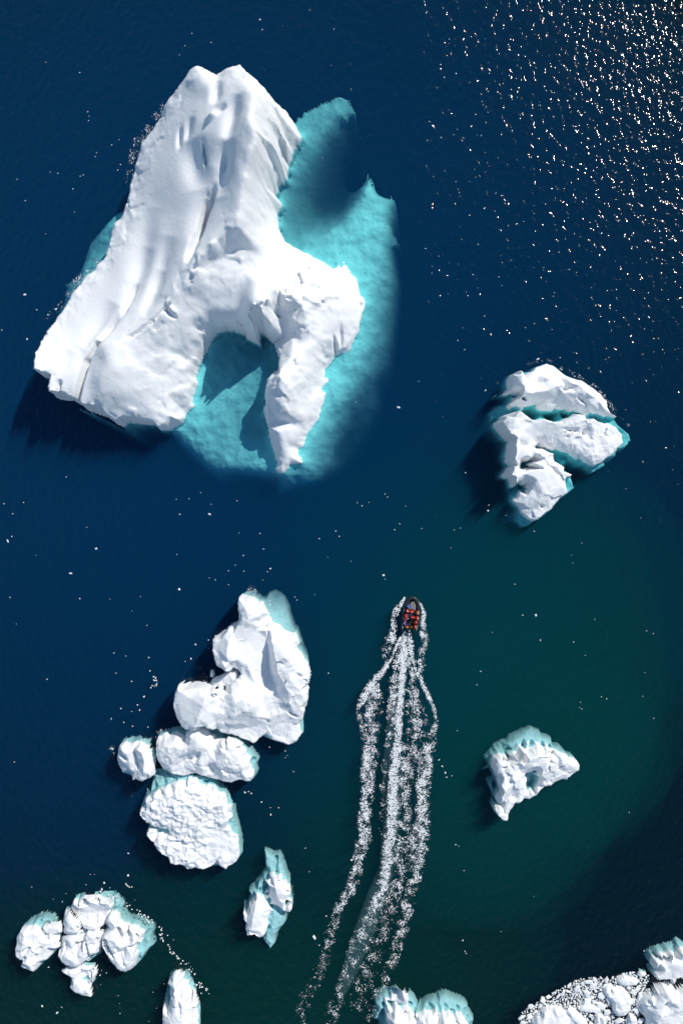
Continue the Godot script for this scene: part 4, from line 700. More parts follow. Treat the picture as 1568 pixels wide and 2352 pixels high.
func main_berg() -> void:
	# the line along which the ice drops sheer into the water (west, south and round the lagoon)
	var rim := [
		450,147,13, 488,164,13, 499,173,13, 519,157,14, 551,148,15, 571,169,16, 593,185,14, 628,228,6, 657,257,2,
		669,276,1.5, 687,317,1.2, 669,346,1, 660,369,1, 645,410,1, 631,442,1, 633,487,1, 639,525,1, 653,554,0.8, 677,569,1, 711,586,1.2, 737,599,1.5, 761,617,1,
		782,615,0.8, 802,622,0.6, 816,643,0.5, 826,680,0.4, 829,721,0.5, 821,762,0.6, 795,799,0.8, 778,809,0.8, 768,816,0.5, 751,840,0.1, 734,891,0.0, 731,949,0, 707,990,0, 680,1030,0, 663,1074,0.3,
		649,1086,0.3, 635,1054,0.8, 625,1017,1.0, 618,983,2.2, 612,925,4.5, 607,904,5.0, 615,870,5.0, 639,833,4.5, 642,816,3.5, 629,785,1.0, 605,757,3.0, 590,748,5.0, 557,750,5.0, 540,743,5.5, 513,738,5.0, 493,748,4.0,
		477,768,3.5, 465,796,2.8, 448,836,2.2, 442,864,1.5, 448,877,1.0, 435,908,1.4, 440,932,0.5, 425,950,0.5, 409,964,3,
		377,979,3.5, 361,980,4, 345,966,4.5, 281,957,5, 262,969,5, 239,949,6, 185,928,7, 166,913,7, 140,900,7.5, 111,899,8, 108,886,8, 115,864,8, 102,856,8.5, 76,848,9,
		81,811,8, 102,772,6, 127,734,5, 153,696,4.5, 201,632,4, 236,598,4, 249,567,4, 252,535,4, 262,514,4, 281,493,4.5, 297,445,5, 299,423,5, 305,397,5.5, 316,362,6, 326,333,6.5, 340,311,7, 361,282,8, 372,253,9, 390,225,10, 422,183,12]
	var pts := [
		# the crest, from the north peak down to the south block
		566,185,17,0.15, 585,200,19,0.2, 583,235,19.5,0.2, 575,262,20,0.2, 588,300,19.5,0.3, 585,330,19,0.3, 570,380,18,0.25, 560,430,17,0.2, 556,480,16,0.2, 552,520,15,0.3, 520,530,14.5,0.5, 490,558,14,0.6, 462,585,13.4,0.6, 443,608,12.8,0.5,
		415,655,11.6,0.3, 388,700,10.6,0.3, 352,735,10,0.3, 330,748,9.6,0.3, 290,775,9.4,0.25, 246,803,10.5,0.2,
		622,235,12.5,0.6, 612,270,15,0.5, 640,290,10.5,0.6, 655,325,8,0.6, 625,335,12.5,0.6, 615,380,11.5,0.5, 640,370,7.5,0.6, 605,425,10.5,0.4, 600,470,10,0.35, 618,455,6.5,0.4, 600,520,9,0.3, 620,510,5.8,0.3,
		# snow slope west of it
		470,190,14.5,0.03, 520,185,15.5,0.03, 540,210,16.5,0.03, 500,230,15.2,0.03, 440,220,12.4,0.03, 460,300,14.2,0.03, 510,310,16.5,0.03, 545,300,18.0,0.03, 400,300,10.6,0.03, 360,380,8.6,0.03, 420,400,11.6,0.03, 480,380,14,0.03, 530,400,16.0,0.03,
		350,470,7.4,0.03, 400,500,9.4,0.03, 440,480,11.2,0.03, 510,480,14.0,0.03, 500,530,13.6,0.03, 300,560,6,0.03, 350,580,7.6,0.03, 400,590,9.6,0.03, 430,580,11.2,0.03, 250,640,5,0.03, 300,660,6.6,0.03, 350,660,8.2,0.03, 380,660,9.8,0.03,
		200,700,5,0.03, 250,710,6.0,0.03, 300,720,7.4,0.03, 160,770,6,0.03, 205,770,6.4,0.03, 250,760,7.4,0.03, 120,830,8,0.03, 160,840,7.6,0.03, 190,840,6.8,0.03, 150,880,7.6,0.03,
		# the south block
		215,830,7.8,0.1, 205,870,7.4,0.1, 192,915,7.0,0.1, 225,870,9.6,0.1, 255,830,10.4,0.1, 280,850,9.6,0.1, 300,880,8.0,0.1, 230,905,8.6,0.15, 270,900,8.4,0.1, 320,910,6.8,0.15, 350,940,5.6,0.3, 390,955,4.4,0.4, 280,930,6.6,0.15, 230,935,7.0,0.15,
		# terrace between the crest and the lagoon
		470,610,11.6,0.35, 510,590,11.2,0.35, 560,570,10.4,0.3, 600,580,8.6,0.25, 640,590,6.0,0.2, 430,680,10,0.25, 480,670,9.8,0.25, 530,650,9.4,0.3, 560,625,9.2,0.3, 620,620,8.0,0.2, 660,610,6.4,0.2, 700,610,4.6,0.3, 380,750,9.2,0.25, 430,740,8.4,0.25, 480,720,7.6,0.2, 520,715,7.2,0.15, 545,722,7.0,0.15,
		330,790,8.6,0.25, 380,800,7.6,0.25, 430,790,6.2,0.25, 455,770,5.6,0.25, 300,820,8.8,0.2, 340,850,7.4,0.25, 390,850,6.0,0.3, 420,850,4.6,0.4, 380,900,5.4,0.35, 420,900,3.4,0.4, 350,900,6.4,0.25,
		# the snow dome at the head of the lagoon
		578,652,10.5,0.05, 598,648,11,0.05, 618,656,11,0.05, 572,682,13.2,0.03, 564,715,12.6,0.03, 564,733,10.0,0.05, 590,690,14.4,0.03, 612,690,13.8,0.03, 600,715,13.8,0.03, 580,737,10.2,0.1, 600,735,9.6,0.3, 622,672,11.6,0.1, 618,705,10.4,0.3, 552,745,6.2,0.1, 556,700,7.6,0.1, 566,660,8.6,0.1,
		# rubble plateau and the gorge behind the lagoon
		640,660,8.6,0.5, 630,690,8.8,0.4, 650,640,7.8,0.2, 690,640,6.6,0.5, 680,680,7.4,0.9, 660,690,8.0,0.8, 700,700,6.8,0.8, 720,650,5.6,0.6, 740,640,4.2,0.4, 740,690,5.0,0.6, 680,740,6.8,0.7, 700,745,6.4,0.6, 690,755,5.8,0.4,
		640,705,5.5,0.4, 645,735,3.5,0.3, 660,720,4.6,0.3, 632,725,4.0,0.3, 660,750,3.4,0.3, 672,770,4.0,0.3, 650,775,1.8,0.3, 690,785,5.0,0.3,
		# east lobe and the long ridge beside the lagoon
		770,640,3.4,0.25, 790,650,3.2,0.2, 805,690,2.6,0.2, 780,690,3.8,0.25, 760,670,4.4,0.3, 800,740,2.4,0.2, 770,740,3.6,0.25, 775,785,2.2,0.2, 765,800,1.6,0.2, 740,740,4.6,0.3, 730,780,4.6,0.25, 700,800,6.0,0.25, 720,830,3.8,0.25, 670,810,6.2,0.35, 655,835,6.6,0.5, 680,840,6.6,0.35, 700,870,4.8,0.3,
		640,860,7.4,0.7, 630,890,7.4,0.8, 625,915,6.8,0.8, 650,880,8.0,0.6, 670,890,7.0,0.4, 645,920,7.0,0.6, 680,930,4.8,0.3, 705,920,2.6,0.25, 640,950,5.2,0.5, 665,955,4.8,0.3, 690,955,3.6,0.3, 660,968,2.6,0.3, 640,965,2.8,0.3, 640,990,3.8,0.3, 665,985,3.8,0.3, 650,1020,3.4,0.2, 660,1050,2.0,0.2, 672,1010,2.6,0.2, 690,985,1.6,0.2, 715,950,1.2,0.2, 648,1065,1.4,0.2,
		# under water: the shelf east of it
		845,392,-1.6,0.5, 866,430,-1.8,0.5, 898,440,-2.6,0.5, 840,440,-1.2,0.5, 800,490,-1.6,0.5, 850,500,-1.0,0.5, 890,500,-2.2,0.5, 780,520,-1.6,0.5, 730,552,-1.8,0.5, 760,580,-1.0,0.5, 820,570,-1.0,0.5, 870,560,-1.6,0.5, 895,560,-3.6,0.5, 790,605,-0.6,0.4, 840,620,-1.0,0.5, 870,630,-2.4,0.5, 890,640,-4.2,0.5, 845,690,-1.0,0.4, 862,720,-2.6,0.5, 880,730,-4.8,0.5, 840,770,-1.2,0.4, 850,790,-2.6,0.5, 872,800,-5.2,0.5, 810,810,-0.8,0.4, 825,850,-2.6,0.5, 848,870,-5.4,0.5, 775,850,-0.7,0.4, 790,890,-1.6,0.4, 812,905,-4.0,0.5, 835,920,-7,0.5, 755,900,-0.7,0.4, 765,945,-2.4,0.4, 800,950,-5.6,0.5, 820,980,-8.5,0.5, 740,970,-1.2,0.4, 735,1010,-2.4,0.4, 765,1010,-5.0,0.5, 790,1030,-8,0.5, 705,1030,-1.6,0.4, 715,1070,-2.6,0.5, 745,1070,-5,0.5, 690,1090,-3.0,0.5, 710,1105,-5.0,0.5, 660,1105,-4.0,0.5, 640,1130,-5.5,0.5,
		914,450,-5.6,0.4, 922,540,-6,0.4, 922,640,-6.4,0.4, 912,740,-6.6,0.4, 900,830,-6.8,0.4, 872,915,-7,0.4, 845,990,-7.4,0.4, 800,1060,-7.4,0.4, 750,1105,-7,0.4, 705,1128,-7,0.4, 950,540,-16,0.3, 950,740,-16,0.3, 925,900,-16,0.3, 880,1020,-16,0.3, 800,1120,-16,0.3, 640,1160,-16,0.3, 880,400,-14,0.3, 845,365,-14,0.3,
		# the bay between shelf and cliff, the tongue north of it
		820,425,-5,0.4, 780,470,-6.2,0.4, 740,500,-5.2,0.4, 700,530,-3.6,0.3, 680,545,-3.4,0.3, 660,520,-3.8,0.3, 655,470,-4,0.3, 700,480,-5.6,0.3, 660,420,-4.2,0.3, 700,420,-6,0.3, 745,440,-8,0.3, 780,420,-9,0.3, 790,380,-9.5,0.3, 820,370,-15,0.3, 700,380,-5,0.3, 740,360,-7,0.3, 790,320,-9,0.3, 830,310,-15,0.3,
		680,260,-3,0.3, 700,244,-3.4,0.4, 735,224,-3.4,0.4, 770,210,-3.4,0.4, 802,212,-3.6,0.4, 816,240,-4.2,0.4, 700,290,-3.0,0.4, 740,262,-3.2,0.4, 775,245,-3.4,0.4, 780,270,-5,0.4, 745,296,-4.6,0.4, 715,325,-3.6,0.4, 700,310,-2.4,0.4, 760,300,-6.2,0.3, 725,345,-5.2,0.3, 820,215,-12,0.3, 790,198,-13,0.3, 735,205,-13,0.3, 690,230,-13,0.3, 830,250,-12,0.3, 650,235,-14,0.3,
		# the lagoon floor
		560,780,-4.2,0.4, 520,780,-3.2,0.4, 600,800,-4.6,0.4, 490,830,-2.2,0.4, 540,830,-3.0,0.4, 590,850,-3.6,0.4, 470,880,-1.4,0.4, 520,880,-2.2,0.4, 580,900,-3.4,0.4, 600,940,-3.4,0.4, 455,930,-1.2,0.4, 500,940,-2.2,0.4, 560,960,-3.0,0.4, 600,1000,-2.6,0.4, 430,980,-1.4,0.4, 480,1000,-2.2,0.4, 540,1010,-2.8,0.4, 590,1040,-1.6,0.4, 400,985,-2.2,0.4, 410,1020,-3.2,0.5, 450,1050,-3.2,0.5, 500,1060,-3.0,0.5, 550,1060,-2.2,0.5, 600,1075,-1.4,0.5, 620,1060,-1.0,0.4, 470,1080,-4.6,0.5, 495,1100,-5.4,0.5, 530,1086,-4.4,0.5, 580,1090,-3.4,0.5, 612,1098,-3.6,0.5, 620,1088,-2.0,0.4,
		395,1030,-8,0.3, 440,1075,-9,0.3, 480,1115,-11,0.3, 530,1112,-11,0.3, 580,1112,-11,0.3, 620,1125,-9,0.3, 370,1010,-12,0.3, 420,1100,-16,0.3, 520,1150,-16,0.3, 600,1170,-16,0.3,
		# the ledge west of it
		240,490,-3,0.4, 215,520,-3.6,0.4, 190,535,-5,0.4, 225,560,-3.4,0.4, 175,590,-4.6,0.4, 205,600,-3.2,0.4, 160,640,-4.2,0.4, 185,640,-2.8,0.4, 130,640,-5.4,0.4, 130,690,-4.6,0.4, 105,700,-5.6,0.4, 150,600,-9,0.3, 100,660,-12,0.3, 80,720,-14,0.3, 150,540,-14,0.3, 190,490,-14,0.3, 240,505,-2.0,0.3, 235,575,-3.0,0.3, 262,490,-1.5,0.3, 283,460,-3,0.3]
	var grooves := [
		[490,420, 470,480, 5,2.8,14,1], [478,450, 451,552, 6,4.2,12,1], [455,530, 430,610, 8,1.8,11,1], [500,390, 440,560, 22,1.2,12,1],
		[345,560, 285,710, 20,1.3,7,1], [312,640, 275,735, 6,1.4,7,1], [280,715, 215,805, 8,1.8,7,1], [222,790, 200,830, 5,2.2,7], [200,830, 173,922, 5,3.2,7], [265,690, 190,805, 20,1.1,6,1], [350,470, 305,650, 26,1.0,7,1], [395,540, 355,680, 20,1.0,8,1],
		[416,292, 411,345, 5,0.9,11,1], [444,270, 426,325, 8,0.9,12,1], [488,264, 524,246, 7,0.9,15,1], [466,320, 472,380, 2.4,1.6,14,1], [520,335, 508,385, 8,0.9,16,1], [440,320, 455,440, 24,1.3,12,1], [525,320, 500,450, 18,1.7,15,1], [548,215, 520,330, 14,1.4,16,1], [500,175, 492,240, 10,1.3,15,1],
		[472,286, 505,264, 6,-1.3,14,1], [375,615, 330,735, 16,1.2,8,1], [140,880, 136,900, 4,1.2,7], [160,800, 140,860, 14,0.7,7,1],
		[685,630, 690,650, 4,1.4,6], [700,690, 730,700, 5,-0.7,5], [660,668, 680,690, 5,-0.6,7], [764,768, 772,812, 3,1.0,2,1], [781,745, 784,803, 3,0.9,2,1],
		[388,698, 400,722, 5,-0.5,9], [385,716, 400,728, 4,1.0,9], [350,735, 390,700, 3,0.9,10], [300,775, 350,740, 3,0.8,9]]
	berg("iceberg", "huge white iceberg with a smooth grey snow slope wrapped round a turquoise lagoon", rim, pts, 0.24, 11, {"grooves": grooves, "blue": true, "smooth": 30, "grain": 0.9, "cell_amp": 0.5, "facets": 0.45, "facet_size": 3.2, "tall": 1.0, "sunk": 0.6, "keel": -12.0, "foot_label": "broad turquoise ice shelf under water, round the lagoon and east of it"})


# ---------------------------------------------------------------------------------- foam
# strokes: [x0, y0, x1, y1, half width at 0, half width at 1, cover at 0, cover at 1] on the measuring grid
func foam(called: String, label: String, strokes: Array, step: float, sd: int, lace := 0.75, fill := 0.32, spread := 1.0, frame := [0.0, 0.0, 1.0]) -> void:
	var lo := Vector2(1e9, 1e9)
	var hi := -lo
	var st := []
	for s in strokes:
		var a3 := place(frame[0] + s[0] / frame[2], frame[1] + s[1] / frame[2])
		var b3 := place(frame[0] + s[2] / frame[2], frame[1] + s[3] / frame[2])
		var a := Vector2(a3.x, a3.z); var b := Vector2(b3.x, b3.z)
		var w: Vector2 = Vector2(s[4], s[5]) * GRID / frame[2] * spread
		var m := Vector2.ONE * (maxf(w.x, w.y) * 1.5)
		lo = lo.min(a.min(b) - m); hi = hi.max(a.max(b) + m)
		st.append([a, b, w, Vector2(s[6], s[7]), m.x])
	var nx := int((hi.x - lo.x) / step) + 2
	var nz := int((hi.y - lo.y) / step) + 2
	var cover := PackedFloat32Array(); cover.resize(nx * nz)
	for s in st:
		var a: Vector2 = s[0]; var b: Vector2 = s[1]; var w: Vector2 = s[2]; var d: Vector2 = s[3]
		var ab := b - a
		var l2 := maxf(ab.length_squared(), 1e-6)
		for j in range(maxi(0, int((minf(a.y, b.y) - s[4] - lo.y) / step)), mini(nz, int((maxf(a.y, b.y) + s[4] - lo.y) / step) + 1)):
			for i in range(maxi(0, int((minf(a.x, b.x) - s[4] - lo.x) / step)), mini(nx, int((maxf(a.x, b.x) + s[4] - lo.x) / step) + 1)):
				var q := lo + Vector2(i, j) * step
				var f := clampf((q - a).dot(ab) / l2, 0.0, 1.0)
				var r := q.distance_to(a + ab * f) / lerpf(w.x, w.y, f)
				if r < 1.5:
					var c := lerpf(d.x, d.y, f) * (1.0 - smoothstep(0.2, 1.5, r))
					var n := j * nx + i
					cover[n] = maxf(cover[n], c)
	var web := noise(FastNoiseLite.TYPE_SIMPLEX_SMOOTH, lace, 2, sd)
	web.domain_warp_enabled = true
	web.domain_warp_amplitude = 0.3
	web.domain_warp_frequency = 0.9
	var patch := noise(FastNoiseLite.TYPE_SIMPLEX_SMOOTH, 0.5, 2, sd + 3)
	var f := PackedFloat32Array(); f.resize(nx * nz)
	for j in nz:
		for i in nx:
			var n := j * nx + i
			if cover[n] < 0.02:
				f[n] = -1.0
				continue
			var x := lo.x + i * step
			var z := lo.y + j * step
			var c := cover[n] * (1.0 + 0.95 * patch.get_noise_2d(x, z) * (1.0 - 0.8 * smoothstep(0.6, 1.0, cover[n])))
			f[n] = pow(maxf(c, 0.0), 1.5) * fill - absf(web.get_noise_2d(x, z)) - 0.02
	var v := PackedVector3Array()
	var ring: Array[Vector3] = []
	for j in nz - 1:
		for i in nx - 1:
			var n := j * nx + i
			var c4 := [f[n], f[n + 1], f[n + nx + 1], f[n + nx]]
			if c4.max() <= 0.0:
				continue
			ring.clear()
			for e in 4:
				var fa: float = c4[e]
				var fb: float = c4[(e + 1) % 4]
				var pa := lo + Vector2(i + (1 if e == 1 or e == 2 else 0), j + (1 if e > 1 else 0)) * step
				var e2 := (e + 1) % 4
				var pb := lo + Vector2(i + (1 if e2 == 1 or e2 == 2 else 0), j + (1 if e2 > 1 else 0)) * step
				if fa > 0.0:
					ring.append(Vector3(pa.x, 0.015 + minf(fa, 0.5) * 0.12, pa.y))
				if (fa > 0.0) != (fb > 0.0):
					var m := pa.lerp(pb, fa / (fa - fb))
					ring.append(Vector3(m.x, 0.012, m.y))
			for k in range(1, ring.size() - 1):
				v.append(ring[0]); v.append(ring[k]); v.append(ring[k + 1])
	if v.is_empty():
		return
	var mid := Vector3((lo.x + hi.x) * 0.5, 0, (lo.y + hi.y) * 0.5)
	var nn := PackedVector3Array(); nn.resize(v.size())
	for k in range(0, v.size(), 3):
		var q := (v[k + 2] - v[k]).cross(v[k + 1] - v[k])
		q = q.normalized() if q.length_squared() > 1e-14 else Vector3.UP
		if q.y < 0.0: q = -q
		nn[k] = q; nn[k + 1] = q; nn[k + 2] = q
	for k in v.size():
		v[k] -= mid
	var arr := []
	arr.resize(Mesh.ARRAY_MAX)
	arr[Mesh.ARRAY_VERTEX] = v
	arr[Mesh.ARRAY_NORMAL] = nn
	var am := ArrayMesh.new()
	am.add_surface_from_arrays(Mesh.PRIMITIVE_TRIANGLES, arr)
	var o := part(called, am, mats.foam, self)
	o.position = mid
	tag(o, label, "foam", "", "stuff")


func path_strokes(out: Array, pts: Array, frame: Array) -> void:
	# pts: rows of x, y, half width, cover; neighbours are joined
	for i in pts.size() - 1:
		var a: Array = pts[i]
		var b: Array = pts[i + 1]
		out.append([frame[0] + a[0] / frame[2], frame[1] + a[1] / frame[2], frame[0] + b[0] / frame[2], frame[1] + b[1] / frame[2], a[2] / frame[2], b[2] / frame[2], a[3], b[3]])


func build_foam() -> void:
	var f1 := [784.0, 1348.5, 5.555]
	var f2 := [689.9, 1724.8, 3.75]
	var w := []
	path_strokes(w, [[800,140,14,0.9], [760,220,26,0.9], [680,320,40,0.8], [670,430,34,0.7], [660,540,42,0.8], [620,680,60,0.75], [570,800,50,0.65], [560,920,40,0.5]], f1)
	path_strokes(w, [[945,150,12,0.9], [1020,240,18,0.9], [1045,330,26,1.0], [1035,440,26,1.0], [1040,560,40,0.75], [1060,660,46,0.75], [1050,760,46,0.5], [1010,880,50,0.55], [1000,1000,60,0.6], [1030,1150,30,0.4]], f1)
	path_strokes(w, [[810,590,30,0.9], [800,700,40,1.1], [790,850,50,1.2], [785,1000,46,1.2], [770,1200,40,1.1], [750,1450,40,1.0], [730,1700,46,1.0], [700,2100,50,1.0]], f1)
	path_strokes(w, [[760,660,26,0.9], [700,760,18,0.8], [640,900,20,0.8], [560,1020,34,0.9], [460,1150,40,0.9], [360,1300,50,0.9], [260,1440,50,0.8], [215,1560,26,0.6]], f1)
	path_strokes(w, [[870,620,30,0.9], [880,760,36,0.8], [900,880,26,0.7], [940,1030,22,0.9], [1010,1180,26,0.9], [1080,1330,30,0.9], [1150,1480,26,0.8], [1190,1600,22,0.6], [1230,1700,12,0.4]], f1)
	path_strokes(w, [[830,900,40,0.9], [880,1050,36,0.7], [920,1150,30,0.6], [900,1300,70,0.5], [930,1500,110,0.55], [950,1700,120,0.55], [980,1900,120,0.5], [960,2100,120,0.5]], f1)
	path_strokes(w, [[740,850,40,0.8], [700,1000,50,0.7], [660,1200,50,0.65], [670,1400,60,0.6], [640,1600,60,0.55], [610,1800,50,0.5], [600,2000,50,0.5]], f1)
	path_strokes(w, [[450,1250,60,0.75], [420,1400,90,0.65], [400,1550,110,0.6], [380,1700,90,0.65], [370,1900,90,0.6], [350,2100,90,0.65]], f1)
	path_strokes(w, [[600,0,60,0.8], [580,200,52,0.78], [575,400,48,0.74], [550,600,48,0.74], [545,760,52,0.7], [510,900,46,0.62], [480,1050,44,0.6], [430,1200,44,0.58], [340,1320,40,0.5], [300,1440,46,0.4], [250,1560,46,0.42], [240,1720,46,0.36], [170,1880,50,0.38], [110,2020,50,0.36], [40,2160,60,0.32], [0,2340,60,0.3]], f2)
	path_strokes(w, [[830,0,40,1.1], [805,200,40,1.0], [800,400,44,1.0], [785,600,44,0.9], [770,800,44,0.9], [745,1000,46,0.8], [715,1180,50,0.74], [660,1300,56,0.64], [600,1420,60,0.52], [540,1560,56,0.5], [470,1690,60,0.42], [430,1850,60,0.4], [370,2000,60,0.36], [320,2130,60,0.4], [250,2340,60,0.36]], f2)
	path_strokes(w, [[910,0,70,0.55], [900,200,70,0.58], [890,400,60,0.5], [890,600,70,0.5], [880,800,70,0.46], [850,1000,70,0.44], [810,1200,80,0.46], [740,1400,90,0.4], [660,1600,90,0.36], [600,1800,90,0.34], [540,2000,90,0.32], [500,2200,80,0.28]], f2)
	path_strokes(w, [[1090,0,50,0.75], [1070,150,56,0.8], [1050,350,50,0.78], [1045,600,56,0.74], [1020,800,70,0.7], [1000,950,60,0.66], [970,1100,56,0.56], [930,1250,56,0.5], [900,1430,50,0.5], [850,1600,50,0.46], [820,1740,50,0.46], [760,1860,44,0.42], [720,2000,40,0.38], [640,2150,50,0.36], [590,2280,50,0.34]], f2)
	path_strokes(w, [[720,100,30,0.35], [710,300,30,0.35], [700,500,26,0.32], [690,720,26,0.25]], f2)
	path_strokes(w, [[215,1540,26,0.6], [235,1700,40,0.5], [290,1900,50,0.48], [340,2090,60,0.5]], f1)
	path_strokes(w, [[1200,1600,24,0.5], [1195,1750,40,0.48], [1150,1900,60,0.5], [1110,2090,70,0.55]], f1)
	foam("boat_wake", "long white lacy wake of churned foam trailing behind the inflatable boat", w, 0.05, 201, 1.9, 0.40, 1.3)
	# white water where the swell breaks on the ice
	var e := []
	path_strokes(e, [[390,222,10,0.25], [372,245,16,0.4], [352,282,12,0.55], [335,310,14,0.65], [316,335,18,0.62], [305,362,14,0.55], [298,390,12,0.5], [294,412,10,0.35]], [0, 0, 1])
	path_strokes(e, [[440,205,8,0.2], [395,230,10,0.3]], [0, 0, 1])
	foam("sea_foam", "curling white foam where the swell breaks under the smooth snow slope", e, 0.05, 203, 2.2, 0.25)
	e = []
	path_strokes(e, [[232,590,8,0.5], [215,615,12,0.5], [185,640,16,0.55], [170,662,14,0.5], [150,690,10,0.4], [120,720,10,0.35], [108,735,10,0.35]], [0, 0, 1])
	foam("sea_foam", "milky foam along the foot of the huge iceberg beside its sunken ledge", e, 0.05, 205, 2.2, 0.25)
	e = []
	path_strokes(e, [[560,130,22,0.3], [640,95,22,0.4], [740,85,24,0.4], [830,150,24,0.45], [900,180,26,0.4], [1000,230,30,0.4], [1100,300,30,0.42], [1190,380,34,0.45], [1250,470,30,0.4], [1310,550,24,0.35], [1390,630,20,0.3]], [1053.7, 802.8, 3.5714])
	foam("sea_foam", "ragged line of foam breaking along the back of the three-finned iceberg", e, 0.05, 207, 2.2, 0.25)
	e = []
	path_strokes(e, [[980,110,24,0.3], [1020,70,40,0.5], [1060,110,36,0.5], [1085,160,20,0.35]], [250.9, 1329.7, 3.125])
	foam("sea_foam", "patch of foam off the tip of the winged iceberg", e, 0.05, 209, 2.2, 0.25)
	e = []
	path_strokes(e, [[600,745,24,0.42], [650,730,30,0.3], [700,735,24,0.25]], [250.9, 1329.7, 3.125])
	foam("sea_foam", "wisp of foam beside the rounded floe of the winged iceberg", e, 0.05, 211, 2.2, 0.25)
	e = []
	path_strokes(e, [[390,230,22,0.4], [410,170,26,0.5], [470,165,20,0.4], [540,160,16,0.25]], [250.9, 1630.7, 3.5714])
	foam("sea_foam", "frothy foam at the corner of the lumpy iceberg in the white row", e, 0.05, 213, 2.2, 0.25)
	e = []
	path_strokes(e, [[20,320,26,0.5], [45,290,20,0.45], [110,255,18,0.4], [190,238,16,0.4], [290,250,16,0.3]], [250.9, 1630.7, 3.5714])
	path_strokes(e, [[50,350,20,0.4], [30,400,14,0.2]], [250.9, 1630.7, 3.5714])
	foam("sea_foam", "frothy foam at the back of the two-humped iceberg", e, 0.05, 215, 2.2, 0.25)
	e = []
	path_strokes(e, [[160,590,24,0.4], [170,640,22,0.3], [200,740,24,0.3], [220,790,20,0.2]], [250.9, 1630.7, 3.5714])
	foam("sea_foam", "thin foam in the gap between the two-humped and the scalloped icebergs", e, 0.05, 217, 2.2, 0.25)
	e = []
	path_strokes(e, [[1140,760,50,0.35], [1170,900,50,0.45], [1210,1000,46,0.5], [1170,1080,50,0.5], [1110,1140,40,0.45]], [526.8, 1931.8, 8.333])
	path_strokes(e, [[1190,1380,40,0.3], [1110,1420,60,0.45], [1080,1450,40,0.3]], [526.8, 1931.8, 8.333])
	foam("sea_foam", "small web of foam beside the two leaning blocks of the forked iceberg", e, 0.05, 219, 2.2, 0.25)
	e = []
	path_strokes(e, [[700,220,30,0.4], [760,260,34,0.5], [775,340,26,0.45]], [840.4, 2251.6, 5.9524])
	path_strokes(e, [[380,150,30,0.5], [400,180,20,0.4]], [840.4, 2251.6, 5.9524])
	foam("sea_foam", "curl of foam between the knobbly and the rounded iceberg", e, 0.05, 221, 2.2, 0.25)


# ---------------------------------------------------------------------------------- loose ice
func chunk_mesh(sd: int) -> ArrayMesh:
	# a broken plate: four to six corners, a smaller tilted top, a keel
	var r := RandomNumberGenerator.new()
	r.seed = sd
	var n := 4 + sd % 3
	var st := SurfaceTool.new()
	st.begin(Mesh.PRIMITIVE_TRIANGLES)
	st.set_smooth_group(-1)
	var rings := [[], [], []]
	var tilt := Vector2(r.randf_range(-0.25, 0.25), r.randf_range(-0.25, 0.25))
	for k in n:
		var a := TAU * (k + r.randf_range(-0.32, 0.32)) / n
		var d := r.randf_range(0.36, 0.6)
		var p := Vector2(cos(a), sin(a)) * d
		var q := p * r.randf_range(0.55, 0.85) + Vector2(r.randf_range(-0.06, 0.06), r.randf_range(-0.06, 0.06))
		rings[0].append(Vector3(p.x * 0.8, -0.22, p.y * 0.8))
		rings[1].append(Vector3(p.x, r.randf_range(-0.02, 0.08), p.y))
		rings[2].append(Vector3(q.x, 0.2 + q.dot(tilt), q.y))
	var top := Vector3(r.randf_range(-0.08, 0.08), 0.24, r.randf_range(-0.08, 0.08))
	for k in n:
		var e := (k + 1) % n
		for t in [[rings[0][k], rings[0][e], rings[1][e]], [rings[0][k], rings[1][e], rings[1][k]], [rings[1][k], rings[1][e], rings[2][e]], [rings[1][k], rings[2][e], rings[2][k]], [rings[2][k], rings[2][e], top]]:
			for v in t: st.add_vertex(v)
	st.generate_normals()
	return st.commit()


# what a drifting piece lies beside: x, y on the measuring grid, words
const MARKS := [
	[500, 500, "off the smooth slope of the huge iceberg"], [850, 700, "off the turquoise shelf of the huge iceberg"], [560, 1040, "off the lagoon mouth of the huge iceberg"], [90, 850, "off the shadowed tip of the huge iceberg"], [1310, 1010, "near the three-finned iceberg"], [560, 1540, "near the winged iceberg"], [400, 1780, "near the row of three white icebergs"], [1220, 1780, "near the claw-shaped iceberg"],
	[120, 2120, "near the huddled pack of small icebergs"], [620, 2070, "near the forked iceberg"], [410, 2290, "near the long ribbed iceberg"], [945, 1410, "near the inflatable boat"], [900, 1900, "beside the wake"], [960, 2290, "near the knobbly iceberg with the tooth"], [1400, 2250, "near the brash ice"], [1400, 300, "in the sun glitter"], [1000, 120, "in the sun glitter"]]


func beside(px: float, py: float) -> String:
	var best := 1e12
	var word := ""
	for m in MARKS:
		var d: float = (px - m[0]) * (px - m[0]) + (py - m[1]) * (py - m[1])
		if d < best:
			best = d; word = m[2]
	return word


func drift(px: float, py: float, size: float, mesh: Mesh) -> void:
	var where := beside(px, py)
	var what := "tiny white speck of ice" if size < 0.2 else ("small white fragment of ice" if size < 0.42 else "white lump of ice")
	fragment("ice_fragment", what + " adrift " + where, what + " adrift " + where, place(px, py), size, mesh)


func fragment(called: String, label: String, group: String, at: Vector3, size: float, mesh: Mesh) -> void:
	var o := part(called, mesh, mats.chip, self)
	o.position = Vector3(at.x, 0.09 * size, at.z)
	o.rotation.y = rng.randf() * TAU
	o.scale = Vector3(size * rng.randf_range(0.7, 1.5), size * rng.randf_range(0.6, 1.1), size * rng.randf_range(0.55, 1.1))
	tag(o, label, "ice", group)


